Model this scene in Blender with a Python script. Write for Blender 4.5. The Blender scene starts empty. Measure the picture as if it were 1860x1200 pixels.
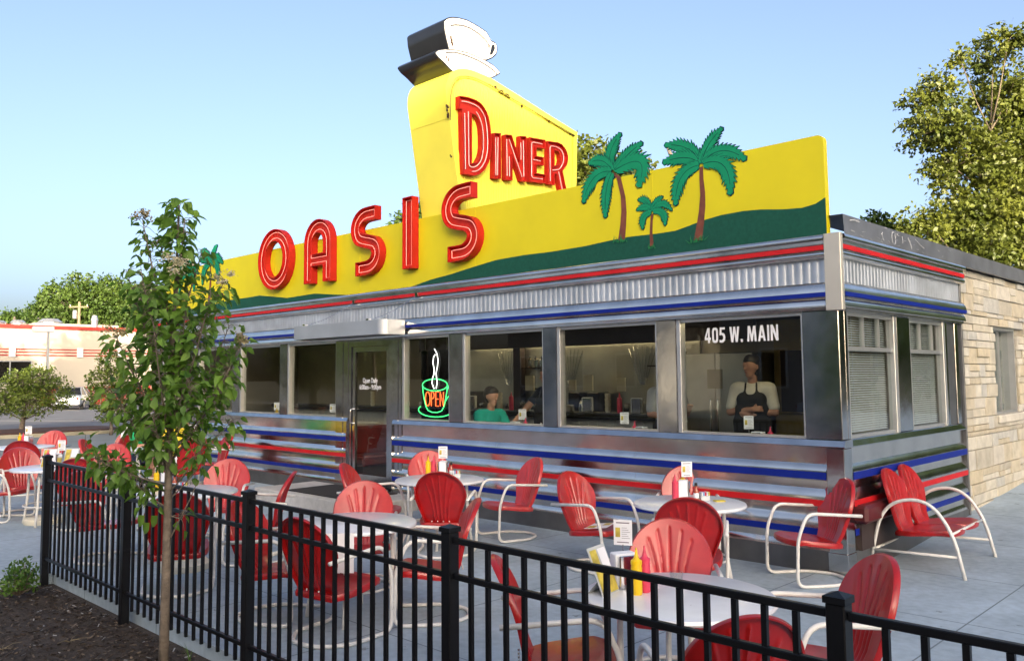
import bpy, math, random
import numpy as np
from mathutils import Vector, Matrix
from mathutils.geometry import tessellate_polygon

SC = bpy.context.scene
COL = SC.collection
R = math.radians
random.seed(7)

# ------------------------------------------------------------------ camera
cam = bpy.data.objects.new("camera", bpy.data.cameras.new("camera"))
COL.objects.link(cam)
SC.camera = cam
pit, yaw, rol = 0.0748, 0.7735, -0.0088
F = Vector((-math.sin(yaw)*math.cos(pit), math.cos(yaw)*math.cos(pit), math.sin(pit)))
Rt = Vector((math.cos(yaw), math.sin(yaw), 0)); Up = Rt.cross(F)
R2 = Rt*math.cos(rol) + Up*math.sin(rol); U2 = Up*math.cos(rol) - Rt*math.sin(rol)
cam.matrix_world = Matrix((( R2.x, U2.x, -F.x, 3.341), (R2.y, U2.y, -F.y, -7.769), (R2.z, U2.z, -F.z, 1.84), (0, 0, 0, 1)))
cam.data.sensor_width = 36; cam.data.lens = 1534.34/1860*36
cam.data.shift_y = -30.87/1860
cam.data.clip_start = 0.05; cam.data.clip_end = 2000

# ------------------------------------------------------------------ light
SUN_EL = R(12.5); SUN = Vector((0.80*math.cos(SUN_EL), -0.60*math.cos(SUN_EL), math.sin(SUN_EL)))
w = bpy.data.worlds.new("World"); SC.world = w; w.use_nodes = True
nt = w.node_tree; bg = nt.nodes["Background"]
sky = nt.nodes.new("ShaderNodeTexSky"); sky.sky_type = 'NISHITA'; sky.sun_disc = False
sky.sun_elevation = SUN_EL; sky.sun_rotation = math.atan2(SUN.x, SUN.y)
sky.air_density = 0.55; sky.dust_density = 5.5; sky.ozone_density = 0.6
nt.links.new(sky.outputs[0], bg.inputs[0]); bg.inputs[1].default_value = 0.15
sl = bpy.data.objects.new("sun", bpy.data.lights.new("sun", 'SUN')); COL.objects.link(sl)
sl.data.energy = 3.4; sl.data.angle = R(0.6); sl.data.color = (1.0, 0.86, 0.66)
sl.rotation_euler = SUN.to_track_quat('Z', 'Y').to_euler()
SC.view_settings.view_transform = 'Standard'; SC.view_settings.look = 'None'
SC.view_settings.exposure = 1.70; SC.view_settings.gamma = 1
SC.cycles.max_bounces = 8; SC.cycles.transparent_max_bounces = 24; SC.cycles.glossy_bounces = 5
SC.cycles.caustics_reflective = False; SC.cycles.caustics_refractive = False
SC.cycles.sample_clamp_indirect = 6

# ------------------------------------------------------------------ materials
def mat(name, col, rough=0.6, metal=0.0, var=0.0, vscale=6.0, bump=0.0, bscale=40.0, coat=0.0, spec=0.5,
        rvar=0.0, detail=4, wear=None, col2=None, emit=None, estr=0.0, trans=0.0):
    m = bpy.data.materials.new(name); m.use_nodes = True
    n = m.node_tree.nodes; l = m.node_tree.links; b = n["Principled BSDF"]
    b.inputs["Base Color"].default_value = (*col, 1); b.inputs["Roughness"].default_value = rough
    b.inputs["Metallic"].default_value = metal; b.inputs["Specular IOR Level"].default_value = spec
    b.inputs["Coat Weight"].default_value = coat; b.inputs["Coat Roughness"].default_value = 0.12
    if emit:
        b.inputs["Emission Color"].default_value = (*emit, 1); b.inputs["Emission Strength"].default_value = estr
    tc = n.new("ShaderNodeTexCoord")
    if var > 0 or col2 or rvar > 0:
        nz = n.new("ShaderNodeTexNoise"); nz.inputs["Scale"].default_value = vscale; nz.inputs["Detail"].default_value = detail
        l.new(tc.outputs["Object"], nz.inputs["Vector"])
        if var > 0 or col2:
            rp = n.new("ShaderNodeValToRGB"); rp.color_ramp.elements[0].position = 0.3; rp.color_ramp.elements[1].position = 0.7
            a = tuple(max(0, c*(1-var)) for c in col); c2 = col2 if col2 else tuple(min(1, c*(1+var)) for c in col)
            rp.color_ramp.elements[0].color = (*a, 1); rp.color_ramp.elements[1].color = (*c2, 1)
            l.new(nz.outputs["Fac"], rp.inputs[0]); l.new(rp.outputs[0], b.inputs["Base Color"])
        if rvar > 0:
            mr = n.new("ShaderNodeMapRange"); mr.inputs["To Min"].default_value = max(0, rough-rvar); mr.inputs["To Max"].default_value = rough+rvar
            l.new(nz.outputs["Fac"], mr.inputs["Value"]); l.new(mr.outputs[0], b.inputs["Roughness"])
    if bump > 0:
        nb = n.new("ShaderNodeTexNoise"); nb.inputs["Scale"].default_value = bscale; nb.inputs["Detail"].default_value = 3
        l.new(tc.outputs["Object"], nb.inputs["Vector"])
        bp = n.new("ShaderNodeBump"); bp.inputs["Strength"].default_value = bump; bp.inputs["Distance"].default_value = 0.02
        l.new(nb.outputs["Fac"], bp.inputs["Height"]); l.new(bp.outputs[0], b.inputs["Normal"])
    if wear:                                   # chips and scuffs: small islands of another colour
        wc, ws, wt = wear
        wn = n.new("ShaderNodeTexNoise"); wn.inputs["Scale"].default_value = ws; wn.inputs["Detail"].default_value = 6; wn.inputs["Roughness"].default_value = 0.62
        l.new(tc.outputs["Object"], wn.inputs["Vector"])
        wr = n.new("ShaderNodeMapRange"); wr.inputs["From Min"].default_value = wt; wr.inputs["From Max"].default_value = wt+.02; l.new(wn.outputs["Fac"], wr.inputs["Value"])
        wm = n.new("ShaderNodeMix"); wm.data_type = 'RGBA'; l.new(wr.outputs[0], wm.inputs[0]); wm.inputs[7].default_value = (*wc, 1)
        if b.inputs["Base Color"].links: l.new(b.inputs["Base Color"].links[0].from_socket, wm.inputs[6])
        else: wm.inputs[6].default_value = (*col, 1)
        l.new(wm.outputs[2], b.inputs["Base Color"])
    if trans > 0:
        out = n["Material Output"]; t = n.new("ShaderNodeBsdfTranslucent"); mx = n.new("ShaderNodeMixShader")
        mx.inputs[0].default_value = trans
        if b.inputs["Base Color"].links: l.new(b.inputs["Base Color"].links[0].from_socket, t.inputs[0])
        else: t.inputs[0].default_value = (*col, 1)
        l.new(b.outputs[0], mx.inputs[1]); l.new(t.outputs[0], mx.inputs[2]); l.new(mx.outputs[0], out.inputs[0])
    return m

def emat(name, col, s):
    m = bpy.data.materials.new(name); m.use_nodes = True
    n = m.node_tree.nodes; b = n["Principled BSDF"]; b.inputs["Base Color"].default_value = (*col, 1)
    b.inputs["Emission Color"].default_value = (*col, 1); b.inputs["Emission Strength"].default_value = s
    return m

def glass_mat(name, refl=1.0, tint=(0.9, 0.93, 0.92)):
    m = bpy.data.materials.new(name); m.use_nodes = True
    n = m.node_tree.nodes; l = m.node_tree.links; n.remove(n["Principled BSDF"])
    t = n.new("ShaderNodeBsdfTransparent"); t.inputs[0].default_value = (*tint, 1)
    g = n.new("ShaderNodeBsdfGlossy"); g.inputs["Roughness"].default_value = 0.0
    fr = n.new("ShaderNodeLayerWeight"); ge = n.new("ShaderNodeNewGeometry")      # Schlick reflectance on the outer face only
    def mth(op, a, b_):
        q = n.new("ShaderNodeMath"); q.operation = op
        for k, v in enumerate((a, b_)):
            if isinstance(v, (int, float)): q.inputs[k].default_value = v
            else: l.new(v, q.inputs[k])
        return q.outputs[0]
    f_ = mth('ADD', mth('MULTIPLY', mth('POWER', fr.outputs["Facing"], 5.0), 0.95), 0.05)
    mu = mth('MULTIPLY', mth('MULTIPLY', f_, refl), mth('SUBTRACT', 1.0, ge.outputs["Backfacing"]))
    mx = n.new("ShaderNodeMixShader")
    l.new(mu, mx.inputs[0]); l.new(t.outputs[0], mx.inputs[1]); l.new(g.outputs[0], mx.inputs[2])
    l.new(mx.outputs[0], n["Material Output"].inputs[0])
    return m

def concrete_mat(name, col, jx=None, jy=None, pitch=1.52):
    m = mat(name, col, 0.75, var=0.20, vscale=1.1, wear=((col[0]*.62, col[1]*.6, col[2]*.56), 5.5, .665), bump=0.25, bscale=90, detail=8)
    n = m.node_tree.nodes; l = m.node_tree.links; b = n["Principled BSDF"]
    src = b.inputs["Base Color"].links[0].from_socket
    nz = n.new("ShaderNodeTexNoise"); nz.inputs["Scale"].default_value = 14; nz.inputs["Detail"].default_value = 6
    tc = n.new("ShaderNodeTexCoord"); l.new(tc.outputs["Object"], nz.inputs["Vector"])
    mr = n.new("ShaderNodeMapRange"); mr.inputs["From Min"].default_value = 0.3; mr.inputs["From Max"].default_value = 0.72
    mr.inputs["To Min"].default_value = 0.86; mr.inputs["To Max"].default_value = 1.08
    l.new(nz.outputs["Fac"], mr.inputs["Value"])
    mulc = n.new("ShaderNodeVectorMath"); mulc.operation = 'SCALE'; l.new(src, mulc.inputs[0]); l.new(mr.outputs[0], mulc.inputs["Scale"])
    cur = mulc.outputs[0]
    if jx is not None:
        sp = n.new("ShaderNodeSeparateXYZ"); l.new(tc.outputs["Object"], sp.inputs[0])
        ms = []
        for k, off in ((0, jx), (1, jy)):
            a = n.new("ShaderNodeMath"); a.operation = 'SUBTRACT'; a.inputs[1].default_value = off - 100*pitch; l.new(sp.outputs[k], a.inputs[0])
            d = n.new("ShaderNodeMath"); d.operation = 'PINGPONG'; d.inputs[1].default_value = pitch/2; l.new(a.outputs[0], d.inputs[0])
            c = n.new("ShaderNodeMath"); c.operation = 'LESS_THAN'; c.inputs[1].default_value = 0.006; l.new(d.outputs[0], c.inputs[0]); ms.append(c)
        mx = n.new("ShaderNodeMath"); mx.operation = 'MAXIMUM'; l.new(ms[0].outputs[0], mx.inputs[0]); l.new(ms[1].outputs[0], mx.inputs[1])
        mixc = n.new("ShaderNodeMix"); mixc.data_type = 'RGBA'; l.new(mx.outputs[0], mixc.inputs[0]); l.new(cur, mixc.inputs[6])
        mixc.inputs[7].default_value = (col[0]*0.42, col[1]*0.42, col[2]*0.42, 1); cur = mixc.outputs[2]
    l.new(cur, b.inputs["Base Color"])
    return m

M = {}
M['steel'] = mat("polished_steel", (0.68, 0.65, 0.61), 0.18, 1.0, var=0.14, vscale=3, bump=0.14, bscale=3.5, rvar=0.06)
M['brushed'] = mat("brushed_steel", (0.47, 0.48, 0.49), 0.15, 1.0, var=0.14, vscale=5, bump=0.13, bscale=3.0, rvar=0.08)
M['canopy'] = mat('canopy_metal', (0.52, 0.55, 0.58), 0.42, 0.7, var=0.06, vscale=3, rvar=.06)
M['flute'] = mat("fluted_steel", (0.62, 0.65, 0.68), 0.50, 0.9, var=0.16, vscale=3, rvar=0.08)
M['champagne'] = mat("champagne_metal", (0.62, 0.585, 0.50), 0.5, 0.6, var=0.06, vscale=3)
M['alu'] = mat("pale_aluminium", (0.62, 0.62, 0.60), 0.38, 0.8, var=0.05)
M['darksteel'] = mat("dark_steel", (0.16, 0.165, 0.17), 0.4, 0.7, var=0.15, vscale=4)
M['flash'] = mat("weathered_flashing", (0.20, 0.21, 0.23), 0.45, 0.5, var=0.25, vscale=3)
M['red'] = mat("red_enamel", (0.56, 0.012, 0.012), 0.35, var=0.08, vscale=5, coat=0.5)
M['stripe_red'] = mat("stripe_red", (0.52, 0.012, 0.016), 0.5, spec=0.3, var=0.08)
M['stripe_blue'] = mat("stripe_blue", (0.003, 0.016, 0.22), 0.5, spec=0.25, var=0.1)
M['chair_red'] = mat("chair_red_paint", (0.37, 0.007, 0.008), 0.36, var=0.16, vscale=9, coat=0.35, bump=0.03, bscale=30, wear=((0.16, 0.05, 0.035), 16, 0.675))
M['chair_sheen'] = mat('chair_sky_sheen_paint', (0.47, 0.030, 0.032), 0.42, var=0.18, vscale=7, coat=0.25, wear=((0.20, 0.07, 0.05), 14, 0.665))
M['white_tube'] = mat("white_tube_paint", (0.72, 0.71, 0.67), 0.4, var=0.08, vscale=14, coat=0.1, wear=((0.16, 0.10, 0.06), 24, 0.685))
M['table_white'] = mat("white_table_enamel", (0.74, 0.76, 0.79), 0.28, var=0.07, vscale=6, coat=0.3, detail=8, wear=((0.45, 0.43, 0.40), 26, 0.69))
M['cream'] = mat("cream_plastic", (0.66, 0.62, 0.50), 0.6, var=0.08)
M['yellow'] = mat("sign_yellow", (0.66, 0.58, 0.012), 0.5, spec=0.3, var=0.06, vscale=1.6, detail=7, rvar=.1)
M['pylon'] = mat("pylon_yellow", (0.86, 0.78, 0.09), 0.45, spec=0.3, var=0.05, vscale=2)
M['hill'] = mat("hill_green", (0.010, 0.080, 0.055), 0.6, spec=0.2, var=0.12, vscale=30)
M['palm'] = mat("palm_green", (0.008, 0.25, 0.12), 0.6, spec=0.15, var=0.08, vscale=8)
M['palm_dark'] = mat("palm_outline", (0.008, 0.05, 0.055), 0.6, spec=0.1)
M['palm_trunk'] = mat("palm_brown", (0.16, 0.045, 0.025), 0.55, var=0.25, vscale=14)
M['grass_green'] = mat("tuft_green", (0.01, 0.19, 0.05), 0.55)
M['letter'] = mat("letter_red", (0.46, 0.018, 0.012), 0.5, spec=0.2, var=0.10, vscale=5)
M['letter_face'] = mat("letter_face_red", (0.53, 0.030, 0.018), 0.5, spec=0.2, var=0.12, vscale=6)
M['neon_pink'] = emat("neon_pink", (1.0, 0.36, 0.28), 0.34)
M['olive'] = mat('border_tube', (0.30, 0.26, 0.03), 0.3)
M['greytube'] = mat('grey_tube', (0.22, 0.20, 0.19), 0.3)
M['neon_off'] = mat("unlit_neon_glass", (0.85, 0.62, 0.58), 0.15)
M['neon_green'] = emat("neon_green", (0.06, 1.0, 0.22), .8)
M['neon_red'] = emat("neon_red", (1.0, 0.10, 0.02), 1.5)
M['neon_white'] = emat("neon_white", (1.0, 0.97, 0.92), 1.1)
M['black'] = mat("black_paint", (0.012, 0.013, 0.016), 0.28, var=0.1, coat=0.2)
M['fence'] = mat("black_fence_coat", (0.004, 0.0045, 0.006), 0.38, var=0.2, vscale=12, spec=0.3)
M['white'] = mat("white_paint", (0.80, 0.79, 0.76), 0.5, var=0.03)
M['cupwhite'] = mat("cup_white", (0.66, 0.64, 0.60), 0.45, var=0.03)
M['rust'] = mat("rust", (0.05, 0.022, 0.010), 0.9, var=0.4, vscale=30)
M['glass'] = glass_mat("window_glass", 1.25)
M['vinyl'] = mat("lettering_white", (0.82, 0.83, 0.84), 0.5)
M['blind'] = mat("blind_slats", (0.55, 0.58, 0.60), 0.5, var=0.03)
M['conc'] = concrete_mat("patio_concrete", (0.36, 0.44, 0.50), 1.27, 0.63)
M['conc2'] = concrete_mat("kerb_concrete", (0.45, 0.44, 0.42))
M['asphalt'] = mat("asphalt", (0.13, 0.135, 0.145), 0.8, var=0.2, vscale=0.8, bump=0.2, bscale=60, detail=8)
M['drive'] = mat("driveway", (0.20, 0.215, 0.21), 0.8, var=0.12, vscale=0.8, detail=8)
M['soil'] = mat("dark_soil", (0.048, 0.036, 0.028), 0.95, var=0.45, vscale=18, bump=1.0, bscale=45, detail=8)
M['mulch_red'] = mat("brown_mulch", (0.07, 0.030, 0.02), 0.95, var=0.3, vscale=8, bump=0.6, bscale=20)
M['rubber'] = mat("black_rubber", (0.012, 0.012, 0.013), 0.85)
M['mustard'] = mat("mustard_yellow", (0.78, 0.50, 0.004), 0.4)
M['ketchup'] = mat("ketchup_red", (0.62, 0.02, 0.03), 0.4)
M['ketchup_pink'] = mat("faded_red_plastic", (0.66, 0.05, 0.10), 0.4)
M['paper'] = mat("paper_white", (0.78, 0.79, 0.82), 0.7, var=0.02)
M['paper_blue'] = mat("print_blue", (0.25, 0.42, 0.70), 0.6)
M['print'] = mat("print_dark", (0.20, 0.17, 0.20), 0.7)
M['menu_yel'] = mat("menu_yellow", (0.50, 0.40, 0.06), 0.5, var=0.4, vscale=14)
M['chrome'] = mat("chrome", (0.7, 0.7, 0.7), 0.10, 1.0)
M['sauce'] = mat("hot_sauce", (0.35, 0.05, 0.015), 0.15, coat=0.5)
M['bottleglass'] = mat("clear_glassware", (0.55, 0.58, 0.58), 0.08, 0.0, coat=0.6)
M['skin'] = mat("skin", (0.46, 0.24, 0.16), 0.5, var=0.06, vscale=20)
M['hair'] = mat("dark_hair", (0.014, 0.010, 0.008), 0.55, var=0.3, vscale=60)
M['greyhair'] = mat("grey_hair", (0.25, 0.23, 0.21), 0.6, var=0.3, vscale=60)
M['eye'] = mat("eye_dark", (0.02, 0.015, 0.012), 0.2)
M['teal'] = mat("teal_cotton", (0.005, 0.30, 0.24), 0.8, var=0.12, vscale=9)
M['kelly'] = mat("green_cotton", (0.01, 0.42, 0.15), 0.8, var=0.12, vscale=9)
M['greycloth'] = mat("grey_cotton", (0.42, 0.43, 0.46), 0.8, var=0.12, vscale=9)
M['yelcloth'] = mat("yellow_cotton", (0.72, 0.55, 0.03), 0.8, var=0.12, vscale=9)
M['navy'] = mat("navy_cloth", (0.012, 0.016, 0.03), 0.85, var=0.15)
M['tee'] = mat("white_cotton", (0.70, 0.68, 0.62), 0.8, var=0.08, vscale=9)
M['apron'] = mat("black_apron", (0.012, 0.012, 0.013), 0.8, var=0.2)
M['denim'] = mat("denim", (0.05, 0.07, 0.12), 0.85, var=0.2, vscale=30)
M['bark'] = mat("grey_bark", (0.16, 0.13, 0.10), 0.9, var=0.35, vscale=14, bump=0.8, bscale=25)
M['palebark'] = mat("pale_bark", (0.15, 0.12, 0.08), 0.85, var=0.35, vscale=2, bump=0.4, bscale=9)
M['leaf_sap'] = mat("sapling_leaf", (0.075, 0.215, 0.026), 0.5, var=0.35, vscale=7, col2=(0.23, 0.40, 0.055), trans=0.45)
M['leaf_syc'] = mat("sycamore_leaf", (0.085, 0.125, 0.018), 0.5, vscale=0.8, col2=(0.17, 0.19, 0.025), trans=0.25, var=0.3)
M['leaf_far'] = mat("far_leaf", (0.040, 0.095, 0.014), 0.6, vscale=0.5, col2=(0.09, 0.15, 0.02), trans=0.2, var=0.3)
M['leaf_ball'] = mat("ball_tree_leaf", (0.095, 0.17, 0.018), 0.5, vscale=3, col2=(0.17, 0.22, 0.03), trans=0.2, var=0.3)
M['leaf_shrub'] = mat("shrub_leaf", (0.045, 0.14, 0.02), 0.5, vscale=9, col2=(0.11, 0.21, 0.03), trans=0.2, var=0.3)
M['blossom'] = mat("cream_blossom", (0.62, 0.56, 0.38), 0.7, var=0.2, vscale=30, trans=0.3)
M['fadeblossom'] = mat("faded_blossom", (0.36, 0.30, 0.16), 0.8, var=0.2, vscale=30, trans=0.2)
M['lot_white'] = mat("stucco_white", (0.52, 0.47, 0.38), 0.8, var=0.03, vscale=0.5)
M['lot_red'] = mat("red_trim", (0.40, 0.03, 0.02), 0.6, var=0.1)
M['darkglass'] = mat("dark_glass", (0.015, 0.014, 0.013), 0.08, var=0.3, vscale=1)
M['silver'] = mat("silver_car_paint", (0.55, 0.57, 0.60), 0.3, 0.5, coat=0.6)
M['carwhite'] = mat("white_car_paint", (0.75, 0.75, 0.75), 0.3, coat=0.6)
M['tail'] = mat("tail_lamp", (0.45, 0.02, 0.02), 0.2, coat=0.5)
M['headl'] = mat("head_lamp", (0.75, 0.75, 0.72), 0.12, coat=0.5)
M['brick'] = mat("dark_brick", (0.22, 0.13, 0.10), 0.85, var=0.25, vscale=5)
M['shingle'] = mat("roof_shingle", (0.10, 0.095, 0.09), 0.9, var=0.2)
M['int_wall'] = mat("interior_wall", (0.30, 0.27, 0.20), 0.6, var=0.1, vscale=2)
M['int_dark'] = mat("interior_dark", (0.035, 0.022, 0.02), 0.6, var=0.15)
M['int_steel'] = mat("kitchen_steel", (0.42, 0.41, 0.37), 0.34, 1.0, var=0.15, vscale=2, bump=0.06, bscale=4)
M['booth'] = mat("oxblood_vinyl", (0.09, 0.012, 0.014), 0.42, var=0.15, bump=0.05)
M['countertop'] = mat("black_countertop", (0.03, 0.03, 0.03), 0.22)
M['counterfront'] = mat("counter_front", (0.46, 0.44, 0.38), 0.55, var=0.06)
M['lampwarm'] = emat("warm_tube", (1.0, 0.78, 0.42), 10.0)
M['wood'] = mat("tan_board", (0.35, 0.26, 0.12), 0.6, var=0.2)
M['yellow_int'] = mat("ochre_wall", (0.33, 0.26, 0.10), 0.7, var=0.08)

# ------------------------------------------------------------------ mesh builder
class MB:
    def __init__(s): s.v = []; s.f = []; s.m = []; s.mi = 0
    def add(s, vs, fs):
        o = len(s.v); s.v += [tuple(p) for p in vs]; s.f += [tuple(i+o for i in f) for f in fs]; s.m += [s.mi]*len(fs); return s
    def box(s, x0, x1, y0, y1, z0, z1, bev=0.0):
        if x0 > x1: x0, x1 = x1, x0
        if y0 > y1: y0, y1 = y1, y0
        if bev <= 0:
            return s.add([(x0,y0,z0),(x1,y0,z0),(x1,y1,z0),(x0,y1,z0),(x0,y0,z1),(x1,y0,z1),(x1,y1,z1),(x0,y1,z1)],
                         [(0,3,2,1),(4,5,6,7),(0,1,5,4),(1,2,6,5),(2,3,7,6),(3,0,4,7)])
        b = min(bev, (x1-x0)/2.01, (y1-y0)/2.01, (z1-z0)/2.01); V = []; idx = {}
        for ix, (xa, xb) in enumerate(((x0, x0+b), (x1, x1-b))):
            for iy, (ya, yb) in enumerate(((y0, y0+b), (y1, y1-b))):
                for iz, (za, zb) in enumerate(((z0, z0+b), (z1, z1-b))):
                    for k, p in enumerate(((xa, yb, zb), (xb, ya, zb), (xb, yb, za))):
                        idx[(ix,iy,iz,k)] = len(V); V.append(p)
        g = lambda *a: idx[a]
        fs = []
        for i in (0, 1):
            q = [g(i,0,0,0), g(i,1,0,0), g(i,1,1,0), g(i,0,1,0)]; fs.append(q[::-1] if i == 0 else q)
            q = [g(0,i,0,1), g(1,i,0,1), g(1,i,1,1), g(0,i,1,1)]; fs.append(q if i == 0 else q[::-1])
            q = [g(0,0,i,2), g(1,0,i,2), g(1,1,i,2), g(0,1,i,2)]; fs.append(q[::-1] if i == 0 else q)
            for j in (0, 1):
                fs.append((g(0,i,j,1), g(1,i,j,1), g(1,i,j,2), g(0,i,j,2)))
                fs.append((g(i,0,j,0), g(i,1,j,0), g(i,1,j,2), g(i,0,j,2)))
                fs.append((g(i,j,0,0), g(i,j,1,0), g(i,j,1,1), g(i,j,0,1)))
                for k in (0, 1): fs.append((g(i,j,k,0), g(i,j,k,1), g(i,j,k,2)))
        return s.add(V, fs)
    def tube(s, pts, r, n=8, closed=False, caps=True):
        pts = [Vector(p) for p in pts]; N = len(pts); vs = []; fs = []
        rr = r if isinstance(r, (list, tuple)) else [r]*N
        prev = None
        for i, p in enumerate(pts):
            a = pts[(i-1) % N] if (closed or i > 0) else p; b = pts[(i+1) % N] if (closed or i < N-1) else p
            t = (b-a); t = t.normalized() if t.length > 1e-9 else Vector((0,0,1))
            if prev is None:
                u = t.cross(Vector((0,0,1)) if abs(t.z) < 0.9 else Vector((1,0,0))).normalized()
            else:
                u = prev - t*prev.dot(t); u = u.normalized() if u.length > 1e-6 else t.orthogonal().normalized()
            prev = u; q = t.cross(u)
            for k in range(n):
                an = 2*math.pi*k/n; vs.append(p + (u*math.cos(an) + q*math.sin(an))*rr[i])
        L = N if closed else N-1
        for i in range(L):
            for k in range(n):
                a = i*n+k; b = i*n+(k+1) % n; c = ((i+1) % N)*n+(k+1) % n; d = ((i+1) % N)*n+k
                fs.append((a, b, c, d))
        if caps and not closed:
            fs.append(tuple(range(n))[::-1]); fs.append(tuple((N-1)*n+k for k in range(n)))
        return s.add(vs, fs)
    def lathe(s, prof, c=(0,0,0), n=24, ax=None):
        vs = []; fs = []; c = Vector(c)
        for (r, z) in prof:
            for k in range(n):
                a = 2*math.pi*k/n; vs.append(c + Vector((r*math.cos(a), r*math.sin(a), z)))
        for i in range(len(prof)-1):
            for k in range(n):
                fs.append((i*n+k, i*n+(k+1) % n, (i+1)*n+(k+1) % n, (i+1)*n+k))
        fs.append(tuple(range(n))[::-1]); fs.append(tuple((len(prof)-1)*n+k for k in range(n)))
        return s.add(vs, fs)
    def prism(s, poly, fn, d0, d1, holes=(), walls=True, faces=(True, True)):
        """poly/holes: 2D loops; fn(a, b, d) -> 3D point."""
        loops = [list(poly)] + [list(h) for h in holes]
        flat = [p for lp in loops for p in lp]
        tris = tessellate_polygon([[Vector((a, b, 0)) for a, b in lp] for lp in loops])
        n = len(flat)
        vs = [fn(a, b, d0) for a, b in flat] + [fn(a, b, d1) for a, b in flat]; fs = []
        for t in tris:
            if faces[0]: fs.append(tuple(t))
            if faces[1]: fs.append(tuple(i+n for i in reversed(t)))
        if walls:
            o = 0
            for lp in loops:
                L = len(lp)
                for i in range(L):
                    j = (i+1) % L; fs.append((o+i, o+j, o+j+n, o+i+n))
                o += L
        return s.add(vs, fs)
    def sweep(s, prof, p0, p1, fn):
        """profile polyline [(z,out)] swept between stations p0..p1; fn(t,z,out)->3D"""
        vs = [fn(p0, z, o) for z, o in prof] + [fn(p1, z, o) for z, o in prof]; n = len(prof)
        return s.add(vs, [(i, i+1, n+i+1, n+i) for i in range(n-1)])
    def build(s, name, mats, parent=None, smooth=False, fix=True, mw=None):
        me = bpy.data.meshes.new(name); me.from_pydata([tuple(p) for p in s.v], [], s.f)
        if not isinstance(mats, (list, tuple)): mats = [mats]
        for m in mats: me.materials.append(m)
        if len(mats) > 1: me.polygons.foreach_set("material_index", s.m)
        me.update()
        if fix:
            import bmesh
            b = bmesh.new(); b.from_mesh(me); bmesh.ops.recalc_face_normals(b, faces=b.faces); b.to_mesh(me); b.free()
        if smooth:
            me.polygons.foreach_set("use_smooth", [True]*len(me.polygons))
            if smooth != True: me.set_sharp_from_angle(angle=R(smooth))
        o = bpy.data.objects.new(name, me); COL.objects.link(o)
        if parent is not None: o.parent = parent
        return o

def tag(o, label=None, cat=None, group=None, kind=None):
    if label: o["label"] = label
    if cat: o["category"] = cat
    if group: o["group"] = group
    if kind: o["kind"] = kind
    return o
def thing(name, label, cat, loc=(0,0,0), rz=0.0, group=None):
    o = bpy.data.objects.new(name, None); COL.objects.link(o); o.location = loc; o.rotation_euler = (0,0,rz); o.empty_display_size = 0.1
    return tag(o, label, cat, group)
def copy_tree(o, parent=None):
    kids = list(o.children); c = o.copy(); COL.objects.link(c)
    if parent is not None: c.parent = parent; c.matrix_parent_inverse = o.matrix_parent_inverse.copy()
    for ch in kids: copy_tree(ch, c)
    return c
def place(proto, used, loc, rz, label, group=None):
    o = proto if not used else copy_tree(proto)
    o.location = loc; o.rotation_euler = (0,0,rz); o["label"] = label
    if group: o["group"] = group
    return o
def fillet(pts, r=0.06, n=5, closed=False):
    pts = [Vector(p) for p in pts]; out = []; N = len(pts)
    for i, p in enumerate(pts):
        if not closed and (i == 0 or i == N-1): out.append(p); continue
        a = pts[i-1]; b = pts[(i+1) % N]; ra = min(r, (a-p).length*0.49); rb = min(r, (b-p).length*0.49)
        A = p+(a-p).normalized()*ra; B = p+(b-p).normalized()*rb
        for k in range(n+1):
            t = k/n; out.append(A*(1-t)**2 + p*2*t*(1-t) + B*t*t)
    return out
def inset(loop, d):
    """offset a 2D loop inwards (d>0) using mitred normals"""
    L = len(loop); A = sum(loop[i][0]*loop[(i+1) % L][1]-loop[(i+1) % L][0]*loop[i][1] for i in range(L))
    sg = 1 if A > 0 else -1; out = []
    for i in range(L):
        p = Vector(loop[i]); a = Vector(loop[i-1]); b = Vector(loop[(i+1) % L])
        e1 = (p-a).normalized(); e2 = (b-p).normalized()
        n1 = Vector((-e1.y, e1.x))*sg; n2 = Vector((-e2.y, e2.x))*sg
        m = (n1+n2); m = m.normalized() if m.length > 1e-6 else n1
        k = d/max(0.45, m.dot(n1)); out.append((p.x+m.x*k, p.y+m.y*k))
    return out
def rounded(loop, r, n=4):
    return [(p.x, p.y) for p in fillet([(a, b, 0) for a, b in loop], r, n, True)]
def text_obj(s, size, mt, parent, name, fn_mat, sx=1.0, bold=0.0, ext=0.002, space=1.0):
    cu = bpy.data.curves.new(name, 'FONT'); cu.body = s; cu.size = size; cu.align_x = 'CENTER'; cu.align_y = 'CENTER'
    cu.offset = bold; cu.extrude = ext; cu.space_character = space
    t = bpy.data.objects.new(name, cu); COL.objects.link(t)
    dg = bpy.context.evaluated_depsgraph_get(); me = bpy.data.meshes.new_from_object(t.evaluated_get(dg))
    bpy.data.objects.remove(t); bpy.data.curves.remove(cu)
    me.transform(fn_mat @ Matrix.Diagonal((sx, 1, 1, 1))); me.materials.clear(); me.materials.append(mt)
    o = bpy.data.objects.new(name, me); COL.objects.link(o); o.parent = parent
    return o
FACE = lambda x, y, z: Matrix.Translation((x, y, z)) @ Matrix.Rotation(R(90), 4, 'X')    # text facing -Y

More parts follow.
